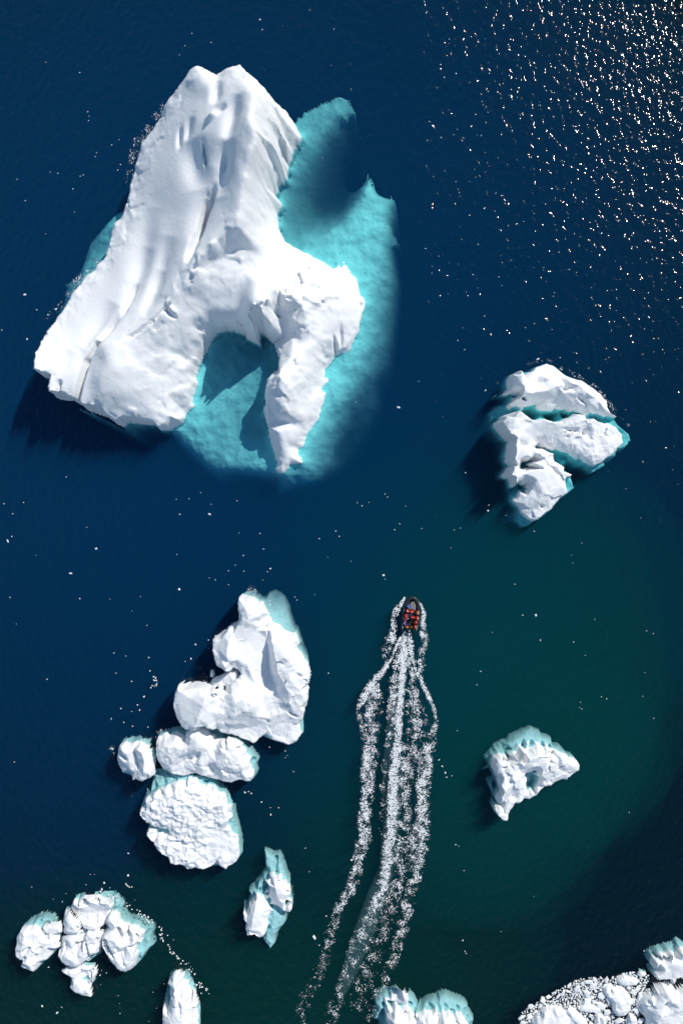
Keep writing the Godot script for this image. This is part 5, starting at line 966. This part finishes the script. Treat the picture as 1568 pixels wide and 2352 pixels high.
func build_loose_ice() -> void:
	var shapes := []
	for k in 8:
		shapes.append(chunk_mesh(300 + k))
	# drifting fragments that were measured: x, y, length on the measuring grid
	var seen := [
		58,677,8, 19,1243,8, 28,1232,4, 221,1260,7, 163,1317,7, 184,1375,5, 481,1181,8, 412,1354,9, 439,1513,8, 109,1560,5, 345,1541,5, 267,1546,4, 303,1565,4, 331,1600,5, 316,1619,5, 278,1627,4, 200,1211,3, 449,1480,5, 495,1332,4, 34,1750,4, 30,1180,3, 10,1157,3, 55,1154,3, 285,1659,4, 321,1631,5, 262,1500,5, 405,1147,3, 485,1158,3, 597,1225,3, 479,1470,3, 338,1436,3, 342,1510,4, 479,1489,4, 303,1634,3, 305,1668,3, 340,1670,3, 256,1650,3,
		915,936,10, 1120,1173,7, 1252,1175,6, 1114,897,6, 1234,825,8, 1068,1086,5, 130,710,10,
		63,779,5, 5,758,4, 85,712,4, 597,45,5, 425,105,3, 485,98,4, 441,77,3, 184,167,3, 277,378,4, 271,391,4, 185,405,4, 168,434,4, 192,402,3, 116,395,3, 134,398,3, 59,461,3, 172,487,3, 274,321,3, 204,277,3, 202,257,3, 205,267,3, 106,143,3, 40,412,3, 105,537,3, 257,333,3, 222,351,3, 741,362,3,
		880,1321,7, 884,1330,4, 605,1261,4, 621,1306,5, 614,1313,3, 559,1276,4, 560,1312,3, 525,1311,4, 541,1298,3, 525,1343,3, 585,1354,4, 620,1389,5, 597,1406,3, 600,1424,3, 616,1429,4, 620,1380,3, 677,1371,3, 682,1378,3, 580,1382,3, 604,1332,3, 677,1462,3, 584,1405,4, 630,1477,4, 697,1547,4, 754,1546,4, 633,1612,4, 820,1155,4, 831,1162,3, 917,1203,4, 906,1217,3, 1230,1413,7, 1228,1412,3, 1042,1217,3, 1122,1160,4, 1057,1213,3, 779,1232,3, 771,1220,4, 806,1289,3, 847,1154,3, 884,1135,3, 733,1237,3,
		563,1820,6, 571,1818,5, 577,1822,5, 601,1842,5, 621,1855,3, 640,1855,3, 622,1871,6, 655,1725,3, 660,1735,3, 655,1740,3, 674,1772,4, 295,2010,6, 303,2037,5, 290,1770,3, 295,1960,5, 290,2030,5, 294,2035,5, 722,2153,11, 749,2104,4, 701,1948,3, 733,2171,4, 807,1975,5, 710,2002,3, 1065,2000,3, 1062,2160,5, 1067,2185,5, 1070,2190,3,
		1008,1745,5, 1015,1760,6, 1022,1775,6, 1025,1785,4, 1037,1782,3, 1046,1940,4, 1053,1943,3, 1392,1605,4, 1335,1628,4, 1500,1650,3, 1380,1600,3, 1330,1625,3, 1240,1470,4, 1316,1475,3, 1343,1505,3, 1480,1545,3, 1150,2140,2, 1478,2184,4]
	var rows := [305,275,14, 300,285,8, 395,295,9, 365,290,8, 405,315,12, 750,65,16, 910,80,14, 930,95,16, 450,200,12, 385,182,9, 350,670,12, 730,693,9, 720,727,12, 765,712,10, 305,950,18, 412,997,28, 445,957,10, 920,10,18, 1435,815,14, 1445,857,14, 860,930,6, 863,1002,7, 620,78,9, 790,100,9, 970,187,7, 1100,850,5, 230,95,6, 1245,475,9, 1355,640,6, 1070,345,20, 1205,442,14, 850,875,5, 725,795,4, 550,150,5, 475,142,5, 1070,1060,6, 1180,790,7, 1125,965,5, 680,5,7, 650,5,9, 840,185,14, 880,210,10, 875,330,9, 850,310,8]
	for i in rows.size() / 3:
		seen.append_array([rows[3 * i] / 3.125, 2007.0 + rows[3 * i + 1] / 3.125, rows[3 * i + 2] / 3.125])
	for i in seen.size() / 3:
		drift(seen[3 * i], seen[3 * i + 1], maxf(seen[3 * i + 2] * GRID * 0.8, 0.13), shapes[i % 8])
	for k in 90:
		var px := rng.randf_range(20, 1540)
		var py := rng.randf_range(40, 2200) if k % 3 else rng.randf_range(1100, 1700)
		if absf(px - 900.0) < 120.0 and py > 1350.0: continue
		drift(px, py, rng.randf_range(0.12, 0.22), shapes[k % 8])
	# the string of brash that trails from the huddled pack
	var line := [700,110, 760,135, 800,160, 850,185, 910,225, 970,262, 1010,290, 1060,320, 1100,350, 1150,400, 1150,460, 1195,480, 1225,555, 1270,595, 1300,630, 1350,660, 1385,720, 1430,790, 1480,830, 1515,870]
	for i in line.size() / 2 - 1:
		for k in 4:
			var t := rng.randf()
			var px := lerpf(line[2 * i], line[2 * i + 2], t) + rng.randf_range(-14, 14)
			var py := lerpf(line[2 * i + 1], line[2 * i + 3], t) + rng.randf_range(-14, 14)
			fragment("ice_fragment", "white ice crumb in the curved string trailing from the huddled pack", "string of ice crumbs trailing from the huddled pack", place(px / 3.125, 2007.0 + py / 3.125), rng.randf_range(0.14, 0.42), shapes[rng.randi() % 8])
	for k in 12:
		fragment("ice_fragment", "white ice crumb in the little knot beside the winged iceberg", "knot of ice crumbs beside the winged iceberg", place(353 + rng.randf_range(-8, 8), 1566 + rng.randf_range(-14, 14)), rng.randf_range(0.15, 0.4), shapes[k % 8])
	for k in 14:
		fragment("ice_fragment", "grey ice crumb packed in the gap at the heart of the huddled pack", "ice crumbs in the gap of the huddled pack", place((rng.randf_range(585, 760)) / 3.125, 2007.0 + rng.randf_range(395, 450) / 3.125), rng.randf_range(0.25, 0.6), shapes[k % 8])
	# the brash field in the corner
	var fr := [1179.1, 2145.0, 4.0323]
	var poly := PackedVector2Array([Vector2(62, 745), Vector2(120, 690), Vector2(250, 605), Vector2(340, 545), Vector2(440, 490), Vector2(540, 440), Vector2(620, 412), Vector2(750, 400), Vector2(860, 402), Vector2(950, 392), Vector2(1030, 362), Vector2(1110, 350), Vector2(1240, 365), Vector2(1252, 430), Vector2(1200, 500), Vector2(1300, 520), Vector2(1215, 590), Vector2(1160, 650), Vector2(1140, 720), Vector2(1180, 760), Vector2(1230, 830), Vector2(1100, 900), Vector2(900, 920), Vector2(720, 880), Vector2(640, 790), Vector2(550, 705), Vector2(300, 690), Vector2(215, 760), Vector2(150, 860), Vector2(75, 860)])
	var keep_out := [
		PackedVector2Array([Vector2(830, 545), Vector2(850, 470), Vector2(1000, 498), Vector2(1092, 620), Vector2(1090, 725), Vector2(1040, 765), Vector2(960, 775), Vector2(915, 650)]),
		PackedVector2Array([Vector2(955, 440), Vector2(975, 370), Vector2(1060, 380), Vector2(1166, 450), Vector2(1130, 494), Vector2(1000, 486)]),
		PackedVector2Array([Vector2(604, 702), Vector2(650, 650), Vector2(806, 698), Vector2(770, 752), Vector2(645, 726)]),
		PackedVector2Array([Vector2(755, 870), Vector2(780, 750), Vector2(855, 782), Vector2(866, 870)]),
		PackedVector2Array([Vector2(1050, 870), Vector2(1072, 752), Vector2(1146, 802), Vector2(1156, 870)])]
	var spots: Array[Vector3] = []      # x, y, size on the frame's grid
	var small: Array[Vector3] = []
	var tries := 0
	while tries < 26000:
		tries += 1
		var q := Vector2(rng.randf_range(60, 1302), rng.randf_range(348, 920))
		if not Geometry2D.is_point_in_polygon(q, poly):
			continue
		var bad := false
		if rng.randf() < smoothstep(70.0, 0.0, q.y - (400.0 + maxf(0.0, 620.0 - q.x) * 0.6)) * 0.75: bad = true
		for ko in keep_out:
			if Geometry2D.is_point_in_polygon(q, ko): bad = true
		if bad:
			continue
		var s := (rng.randf_range(24, 62) if tries < 2600 else rng.randf_range(12, 26)) if spots.size() < 300 else rng.randf_range(5, 13)
		if q.y < 400.0 + absf(q.x - 800.0) * 0.2: s = minf(s, 24.0)
		if q.x > 640 and q.y > 560 and tries < 1200: s *= 1.35
		for o in spots:
			if Vector2(o.x, o.y).distance_to(q) < (o.z + s) * 0.5:
				bad = true
				break
		if bad:
			continue
		if spots.size() < 300:
			spots.append(Vector3(q.x, q.y, s))
		elif small.size() < 900:
			small.append(Vector3(q.x, q.y, s))
	for i in spots.size():
		var s := spots[i]
		var near := "beside the flat iceberg" if s.x < 620.0 and s.y > 560.0 else ("on the seaward edge of the brash ice" if s.y < 480.0 and s.x < 900.0 else ("beside the lumpy iceberg" if s.x > 1090.0 and s.y > 500.0 else ("beside the oval floe" if s.y < 520.0 and s.x > 900.0 else ("beside the largest tilted slab" if s.x > 780.0 else "between the flat iceberg and the seaward edge"))))
		var kind := "small angular ice chunk " if s.z < 22.0 else ("angular white ice chunk " if s.z < 40.0 else "large angular ice chunk ")
		fragment("brash_ice_chunk", kind + near, kind + near, place(fr[0] + s.x / fr[2], fr[1] + s.y / fr[2]), s.z * GRID / fr[2] * 1.18, shapes[i % 8])
	var mm := MultiMesh.new()
	mm.transform_format = MultiMesh.TRANSFORM_3D
	mm.mesh = shapes[2]
	mm.instance_count = small.size()
	for i in small.size():
		var p := place(fr[0] + small[i].x / fr[2], fr[1] + small[i].y / fr[2])
		var k: float = small[i].z * GRID / fr[2] * 1.2
		mm.set_instance_transform(i, Transform3D(Basis.from_euler(Vector3(rng.randf() * 0.5, rng.randf() * TAU, 0)).scaled(Vector3.ONE * k), Vector3(p.x, 0.04, p.z)))
	var mi := MultiMeshInstance3D.new()
	mi.name = "brash_ice_rubble"
	mi.multimesh = mm
	mi.material_override = mats.chip
	add_child(mi)
	tag(mi, "fine ice rubble filling the gaps between the brash ice chunks", "ice", "", "stuff")


# ---------------------------------------------------------------------------------- boat and crew
func plain(called: String, c: Color, rough := 0.7, spec := 0.5) -> StandardMaterial3D:
	var m := StandardMaterial3D.new()
	m.resource_name = called
	m.albedo_color = c.linear_to_srgb()
	m.roughness = rough
	m.metallic_specular = spec
	return m


# a tube along points, each with its radius
func sweep(path: Array, radii: Array, sides := 14, flat := 1.0) -> ArrayMesh:
	var st := SurfaceTool.new()
	st.begin(Mesh.PRIMITIVE_TRIANGLES)
	var n := path.size()
	for i in n:
		var d: Vector3 = (path[mini(i + 1, n - 1)] - path[maxi(i - 1, 0)]).normalized()
		var side := d.cross(Vector3.UP if absf(d.y) < 0.9 else Vector3.RIGHT).normalized()
		var up := side.cross(d)
		for k in sides:
			var a := TAU * k / sides
			st.set_smooth_group(0)
			st.add_vertex(path[i] + (side * cos(a) + up * sin(a) * flat) * float(radii[i]))
	for i in n - 1:
		for k in sides:
			var a := i * sides + k
			var b := i * sides + (k + 1) % sides
			for ix in [a, b, a + sides, b, b + sides, a + sides]:
				st.add_index(ix)
	for k in range(1, sides - 1):
		for ix in [0, k + 1, k]: st.add_index(ix)
		var e := (n - 1) * sides
		for ix in [e, e + k, e + k + 1]: st.add_index(ix)
	st.generate_normals()
	return st.commit()


# a solid of given outline (x, z) between two heights, with a chamfered top
func plate(outline: Array, y0: float, y1: float, chamfer := 0.03) -> ArrayMesh:
	var st := SurfaceTool.new()
	st.begin(Mesh.PRIMITIVE_TRIANGLES)
	st.set_smooth_group(-1)
	var c := Vector2.ZERO
	for p in outline: c += p / outline.size()
	var rings := [[y0, 0.0], [y1 - chamfer, 0.0], [y1, chamfer]]
	var at := func(i: int, r: int) -> Vector3:
		var p: Vector2 = outline[i % outline.size()]
		var q: Vector2 = p + (c - p).normalized() * rings[r][1]
		return Vector3(q.x, rings[r][0], q.y)
	for i in outline.size():
		for r in 2:
			for v in [at.call(i, r), at.call(i + 1, r), at.call(i + 1, r + 1), at.call(i, r), at.call(i + 1, r + 1), at.call(i, r + 1)]:
				st.add_vertex(v)
		for v in [at.call(i, 2), at.call(i + 1, 2), Vector3(c.x, y1, c.y)]:
			st.add_vertex(v)
	st.generate_normals()
	return st.commit()


# bones: [ax, ay, az, bx, by, bz, ra, rb]; their tapered capsules melt into one skin (surface nets)
func skin(st: SurfaceTool, bones: Array, cell: float, blend: float) -> void:
	var lo := Vector3.ONE * 1e9
	var hi := -lo
	for b in bones:
		var m := Vector3.ONE * (maxf(b[6], b[7]) + blend + 2.0 * cell)
		lo = lo.min(Vector3(b[0], b[1], b[2]) - m).min(Vector3(b[3], b[4], b[5]) - m)
		hi = hi.max(Vector3(b[0], b[1], b[2]) + m).max(Vector3(b[3], b[4], b[5]) + m)
	var nx := int((hi.x - lo.x) / cell) + 2
	var ny := int((hi.y - lo.y) / cell) + 2
	var nz := int((hi.z - lo.z) / cell) + 2
	var f := PackedFloat32Array(); f.resize(nx * ny * nz); f.fill(1.0)
	for b in bones:
		var a := Vector3(b[0], b[1], b[2]); var e := Vector3(b[3], b[4], b[5])
		var ab := e - a
		var l2 := maxf(ab.length_squared(), 1e-9)
		var m := Vector3.ONE * (maxf(b[6], b[7]) + blend + 1.5 * cell)
		var p0 := ((a.min(e) - m - lo) / cell).floor()
		var p1 := ((a.max(e) + m - lo) / cell).ceil()
		for z in range(maxi(0, int(p0.z)), mini(nz, int(p1.z) + 1)):
			for y in range(maxi(0, int(p0.y)), mini(ny, int(p1.y) + 1)):
				for x in range(maxi(0, int(p0.x)), mini(nx, int(p1.x) + 1)):
					var p := lo + Vector3(x, y, z) * cell
					var t := clampf((p - a).dot(ab) / l2, 0.0, 1.0)
					var d := p.distance_to(a + ab * t) - lerpf(b[6], b[7], t)
					var n := (z * ny + y) * nx + x
					var o := f[n]
					var h := maxf(blend - absf(o - d), 0.0) / blend
					f[n] = minf(o, d) - h * h * blend * 0.25
	var at := {}
	var vs := PackedVector3Array()
	for z in nz - 1:
		for y in ny - 1:
			for x in nx - 1:
				var n := (z * ny + y) * nx + x
				var inside := 0
				var c := [f[n], f[n + 1], f[n + nx], f[n + nx + 1], f[n + nx * ny], f[n + nx * ny + 1], f[n + nx * ny + nx], f[n + nx * ny + nx + 1]]
				for v in c:
					if v < 0.0: inside += 1
				if inside == 0 or inside == 8:
					continue
				var s := Vector3.ZERO
				var k := 0
				for e in [[0, 1], [2, 3], [4, 5], [6, 7], [0, 2], [1, 3], [4, 6], [5, 7], [0, 4], [1, 5], [2, 6], [3, 7]]:
					var fa: float = c[e[0]]; var fb: float = c[e[1]]
					if (fa < 0.0) != (fb < 0.0):
						var pa := Vector3(e[0] & 1, (e[0] >> 1) & 1, e[0] >> 2)
						var pb := Vector3(e[1] & 1, (e[1] >> 1) & 1, e[1] >> 2)
						s += pa.lerp(pb, fa / (fa - fb)); k += 1
				at[n] = vs.size()
				vs.append(lo + (Vector3(x, y, z) + s / k) * cell)
	for n in at:
		var x: int = n % nx
		var y: int = (n / nx) % ny
		var z: int = n / (nx * ny)
		for ax in 3:
			var one: int = [1, nx, nx * ny][ax]
			var u: int = [nx, nx * ny, 1][ax]
			var w: int = [nx * ny, 1, nx][ax]
			if not at.has(n - u) or not at.has(n - w) or not at.has(n - u - w):
				continue
			var s0 := f[n] < 0.0
			if s0 == (f[n + one] < 0.0):
				continue
			var q := [at[n], at[n - u], at[n - u - w], at[n - w]]
			if s0: q.reverse()
			for k in [0, 1, 2, 0, 2, 3]:
				st.set_smooth_group(0)
				st.add_vertex(vs[q[k]])


func both(out: Array, b: Array) -> void:
	out.append(b)
	out.append([-b[0], b[1], b[2], -b[3], b[4], b[5], b[6], b[7]])


func skinned(bones: Array, cell: float, blend: float) -> ArrayMesh:
	var st := SurfaceTool.new()
	st.begin(Mesh.PRIMITIVE_TRIANGLES)
	skin(st, bones, cell, blend)
	st.index()
	st.generate_normals()
	return st.commit()


func crew_shapes() -> Dictionary:
	# seated figure, hip joints at the origin's height 0.1, facing -z
	var torso := [[0,0.10,0.0, 0,0.28,-0.01, 0.145,0.14], [0,0.28,-0.01, 0,0.46,-0.03, 0.14,0.155]]
	both(torso, [0.06,0.47,-0.03, 0.18,0.50,-0.03, 0.10,0.075])
	var arms := []
	both(arms, [0.19,0.50,-0.03, 0.265,0.27,-0.09, 0.062,0.048])
	both(arms, [0.265,0.27,-0.09, 0.17,0.19,-0.31, 0.046,0.034])
	var legs := []
	both(legs, [0.10,0.09,0.0, 0.135,0.13,-0.42, 0.088,0.062])
	both(legs, [0.135,0.13,-0.42, 0.135,-0.26,-0.38, 0.06,0.042])
	var feet := []
	both(feet, [0.135,-0.27,-0.37, 0.135,-0.32,-0.39, 0.045,0.048])
	both(feet, [0.135,-0.325,-0.36, 0.145,-0.335,-0.55, 0.042,0.034])
	var st := SurfaceTool.new()
	st.begin(Mesh.PRIMITIVE_TRIANGLES)
	var whole := torso + arms + legs + feet + [[0,0.50,-0.03, 0,0.64,-0.04, 0.062,0.056]]
	skin(st, whole, 0.022, 0.03)
	# the head: skull, jaw, nose, ears, brow
	var head := [[0,0.77,-0.045, 0,0.775,-0.075, 0.098,0.092], [0,0.70,-0.085, 0,0.685,-0.115, 0.052,0.042], [0,0.765,-0.155, 0,0.73,-0.178, 0.012,0.017], [-0.04,0.785,-0.148, 0.04,0.785,-0.148, 0.016,0.016], [-0.022,0.70,-0.148, 0.022,0.70,-0.148, 0.011,0.011], [0,0.62,-0.04, 0,0.70,-0.05, 0.056,0.06]]
	both(head, [0.098,0.755,-0.05, 0.102,0.73,-0.055, 0.018,0.013])
	skin(st, head, 0.012, 0.015)
	# hands resting on the knees: palm, four fingers of unequal length, thumb
	for s in [1.0, -1.0]:
		var hand := [[s * 0.17,0.19,-0.30, s * 0.155,0.195,-0.36, 0.026,0.032]]
		var len := [0.060, 0.070, 0.066, 0.052]
		for k in 4:
			var x: float = s * (0.128 + 0.018 * k)
			var l: float = len[3 - k] if s > 0.0 else len[3 - k]
			hand.append([x,0.20,-0.375, x,0.198,-0.385 - l * 0.5, 0.0095,0.009])
			hand.append([x,0.198,-0.385 - l * 0.5, x,0.178,-0.385 - l, 0.009,0.008])
		hand.append([s * 0.14,0.195,-0.335, s * 0.112,0.188,-0.355, 0.012,0.010])
		hand.append([s * 0.112,0.188,-0.355, s * 0.104,0.180,-0.385, 0.010,0.0085])
		skin(st, hand, 0.006, 0.006)
	st.index()
	st.generate_normals()
	var fat := func(list: Array, by: float) -> Array:
		var o := []
		for b in list: o.append([b[0], b[1], b[2], b[3], b[4], b[5], b[6] + by, b[7] + by])
		return o
	var r := {}
	r.body = st.commit()
	r.jacket = skinned(fat.call(torso, 0.03) + fat.call(arms, 0.028), 0.024, 0.05)
	r.trousers = skinned(fat.call(legs, 0.022), 0.024, 0.04)
	r.boots = skinned(fat.call(feet, 0.016) , 0.02, 0.03)
	r.hat = skinned([[0,0.81,-0.03, 0,0.83,-0.055, 0.102,0.095], [0,0.87,-0.04, 0,0.91,-0.035, 0.06,0.025]], 0.018, 0.03)
	r.hood = skinned([[0,0.79,-0.01, 0,0.80,-0.05, 0.118,0.108], [0,0.64,0.03, 0,0.74,0.02, 0.10,0.11]], 0.02, 0.05)
	var vest := [[0,0.24,-0.02, 0,0.46,-0.035, 0.178,0.175]]
	both(vest, [0.08,0.50,-0.02, 0.12,0.55,-0.02, 0.06,0.055])
	r.vest = skinned(vest, 0.024, 0.05)
	return r


func build_boat() -> void:
	var rubber := plain("black_rubber", Color(0.018, 0.022, 0.028), 0.42, 0.5)
	var deck_m := plain("dark_deck", Color(0.02, 0.022, 0.025), 0.7)
	var grey := plain("grey_locker", Color(0.13, 0.145, 0.15), 0.55)
	var pale := plain("pale_trim", Color(0.58, 0.56, 0.48), 0.5)
	var white := plain("white_tape", Color(0.72, 0.72, 0.72), 0.5)
	var at := place(943.0, 1411.5)
	var b := thing("inflatable_boat", at, "black inflatable boat carrying a crowd in red jackets at the head of the wake", "boat")
	b.rotation.y = -0.115
	# one tube round bow and sides, tapering to cones at the stern
	var right := [Vector3(1.20, 0.30, 3.05), Vector3(1.20, 0.32, 2.5), Vector3(1.22, 0.33, 1.4), Vector3(1.22, 0.34, 0.2), Vector3(1.18, 0.36, -0.9), Vector3(1.02, 0.42, -1.8), Vector3(0.74, 0.50, -2.45), Vector3(0.38, 0.56, -2.86), Vector3(0.0, 0.58, -2.98)]
	var path := []
	var rad := []
	for i in right.size():
		path.append(right[i]); rad.append([0.05, 0.24, 0.27, 0.27, 0.27, 0.27, 0.26, 0.25, 0.25][i])
	for i in range(right.size() - 2, -1, -1):
		path.append(Vector3(-right[i].x, right[i].y, right[i].z)); rad.append([0.05, 0.24, 0.27, 0.27, 0.27, 0.27, 0.26, 0.25][i])
	var tube := part("buoyancy_tube", sweep(path, rad), rubber, b)
	for s in [1.0, -1.0]:
		for k in 4:
			var z := -1.9 + k * 1.25
			var x: float = s * (1.24 if k > 1 else (1.0 if k == 0 else 1.2))
			var g := [Vector3(x * 1.02, 0.60, z - 0.18), Vector3(x * 1.05, 0.66, z), Vector3(x * 1.06, 0.60, z + 0.18)]
			part("grab_handle", sweep(g, [0.025, 0.03, 0.025], 6), white, tube)
		part("stern_patch", sweep([Vector3(s * 1.2, 0.545, 2.05), Vector3(s * 1.2, 0.53, 2.5)], [0.05, 0.05], 8), white, tube)
	part("deck", plate([Vector2(-1.05, 2.35), Vector2(1.05, 2.35), Vector2(1.05, -0.8), Vector2(0.75, -1.9), Vector2(0.2, -2.6), Vector2(-0.2, -2.6), Vector2(-0.75, -1.9), Vector2(-1.05, -0.8)], 0.02, 0.14), deck_m, b)
	part("transom", plate([Vector2(-1.0, 2.45), Vector2(1.0, 2.45), Vector2(1.0, 2.34), Vector2(-1.0, 2.34)], 0.0, 0.62), deck_m, b)
	var lock := part("bow_locker", plate([Vector2(-0.46, -0.95), Vector2(0.50, -0.95), Vector2(0.52, -1.55), Vector2(0.26, -2.1), Vector2(-0.14, -2.1), Vector2(-0.40, -1.5)], 0.14, 0.62, 0.05), grey, b)
	part("locker_rail", sweep([Vector3(-0.44, 0.66, -1.35), Vector3(-0.30, 0.66, -1.72), Vector3(-0.02, 0.66, -2.20), Vector3(0.16, 0.66, -2.22), Vector3(0.42, 0.66, -1.85), Vector3(0.55, 0.66, -1.5), Vector3(0.55, 0.66, -0.95), Vector3(0.40, 0.66, -0.86)], [0.045, 0.045, 0.05, 0.05, 0.045, 0.045, 0.045, 0.04], 8), pale, lock)
	part("locker_lid", plate([Vector2(-0.36, -1.05), Vector2(0.42, -1.05), Vector2(0.40, -1.5), Vector2(0.18, -1.95), Vector2(-0.08, -1.95), Vector2(-0.30, -1.45)], 0.62, 0.66, 0.02), plain("lid_grey", Color(0.19, 0.205, 0.21), 0.5), lock)
	var motor := part("outboard_motor", plate([Vector2(-0.18, 2.46), Vector2(0.16, 2.46), Vector2(0.20, 2.75), Vector2(0.14, 3.06), Vector2(-0.16, 3.06), Vector2(-0.22, 2.75)], 0.45, 0.95, 0.09), plain("motor_black", Color(0.02, 0.025, 0.03), 0.25), b)
	part("motor_band", plate([Vector2(-0.09, 2.6), Vector2(0.07, 2.6), Vector2(0.07, 2.9), Vector2(-0.09, 2.9)], 0.95, 0.97, 0.01), plain("motor_silver", Color(0.5, 0.52, 0.54), 0.3), motor)
	part("drive_leg", sweep([Vector3(0, 0.5, 2.72), Vector3(0, -0.5, 2.78)], [0.09, 0.06], 8), plain("leg_black", Color(0.02, 0.02, 0.02), 0.4), motor)
	part("tiller", sweep([Vector3(-0.05, 0.85, 2.5), Vector3(-0.25, 0.88, 1.95)], [0.03, 0.025], 6), rubber, motor)
	var can := part("fuel_can", plate([Vector2(0.18, 1.92), Vector2(0.52, 1.92), Vector2(0.52, 2.2), Vector2(0.18, 2.2)], 0.0, 0.42, 0.04), plain("ochre_plastic", Color(0.42, 0.23, 0.03), 0.5), self)
	can.position = at + Vector3(0, 0.14, 0)
	can.rotation.y = -0.115
	tag(can, "ochre fuel can standing in the stern of the boat", "can")
	# the crew
	var sh := crew_shapes()
	var red := plain("red_jacket", Color(0.78, 0.05, 0.025), 0.8)
	var crimson := plain("crimson_jacket", Color(0.45, 0.02, 0.03), 0.8)
	var orange := plain("orange_jacket", Color(0.85, 0.2, 0.03), 0.8)
	var blue := plain("blue_jacket", Color(0.05, 0.16, 0.50), 0.8)
	var dark := plain("dark_cloth", Color(0.012, 0.013, 0.018), 0.85)
	var navy := plain("navy_cloth", Color(0.02, 0.05, 0.16), 0.85)
	var skin_m := plain("skin", Color(0.50, 0.30, 0.22), 0.6)
	var green := plain("green_wool", Color(0.22, 0.28, 0.17), 0.9)
	var yellow := plain("yellow_cloth", Color(0.50, 0.52, 0.10), 0.8)
	var skyb := plain("pale_blue_cloth", Color(0.30, 0.42, 0.60), 0.8)
	var white_c := plain("white_cloth", Color(0.72, 0.70, 0.70), 0.85)
	# zoomed x, y; turn; jacket, trousers, head wear (mesh name, material), vest, label
	var crew := [
		[650, 425, -1.2, blue, navy, "hat", blue, null, "person in a blue jacket leaning on the bow locker"],
		[628, 535, -1.3, red, dark, "hat", white_c, null, "person in a red jacket and white hat on the tube behind the blue jacket"],
		[752, 565, 0.2, red, dark, "hat", green, null, "person in a red jacket and mossy green hat in the middle of the boat"],
		[915, 590, 1.3, orange, dark, "hat", white_c, null, "person in an orange jacket on the tube opposite the white hat"],
		[592, 665, -1.5, red, navy, "hood", red, null, "person in a red jacket with hood up beside the pale blue bag"],
		[560, 755, -1.5, crimson, dark, "hat", dark, null, "person in a crimson jacket and black hat beside the blue and red one"],
		[548, 850, -1.6, blue, dark, "hat", red, red, "person in a blue jacket with a red vest and red hat"],
		[775, 720, 0.1, red, dark, "hat", dark, dark, "person in a red jacket and dark vest sitting over the dark deck"],
		[905, 725, 1.5, red, dark, "hat", white_c, white_c, "person in a red jacket with a white vest on the tube"],
		[865, 835, 1.5, red, dark, "hood", red, null, "person in a bright red jacket with hood up next to the white vest"],
		[845, 945, 1.7, red, dark, "hood", orange, null, "person in a bright red jacket with an orange hood near the stern"],
		[628, 945, 3.0, crimson, dark, "hat", yellow, null, "person in a crimson jacket and yellow hat steering at the stern"]]
	for c in crew:
		var p := place(878.1 + c[0] / 11.364, 1354.8 + c[1] / 11.364)
		var o := thing("person", Vector3(p.x, 0.56, p.z), c[8], "person", "people in the inflatable boat")
		o.rotation.y = c[2] - 0.115
		part("body", sh.body, skin_m, o)
		part("jacket", sh.jacket, c[3], o)
		part("trousers", sh.trousers, c[4], o)
		part("boots", sh.boots, dark, o)
		part("hood" if c[5] == "hood" else "hat", sh[c[5]], c[6], o)
		if c[7]:
			part("vest", sh.vest, c[7], o)
	for q in [[675, 640, skyb, "pale blue dry bag on the deck beside the red hood", 0.34], [645, 745, skyb, "light blue bag on the deck between the passengers", 0.26], [700, 660, navy, "navy blue bag on the deck in the middle of the boat", 0.36]]:
		var p := place(878.1 + q[0] / 11.364, 1354.8 + q[1] / 11.364)
		var s: float = q[4]
		var o := part("bag", skinned([[-s * 0.5, s * 0.45, 0, s * 0.5, s * 0.5, 0.05, s * 0.42, s * 0.4]], s * 0.12, 0.05), q[2], self)
		o.position = Vector3(p.x, 0.15, p.z)
		o.rotation.y = q[0] * 0.01
		tag(o, q[3], "bag")
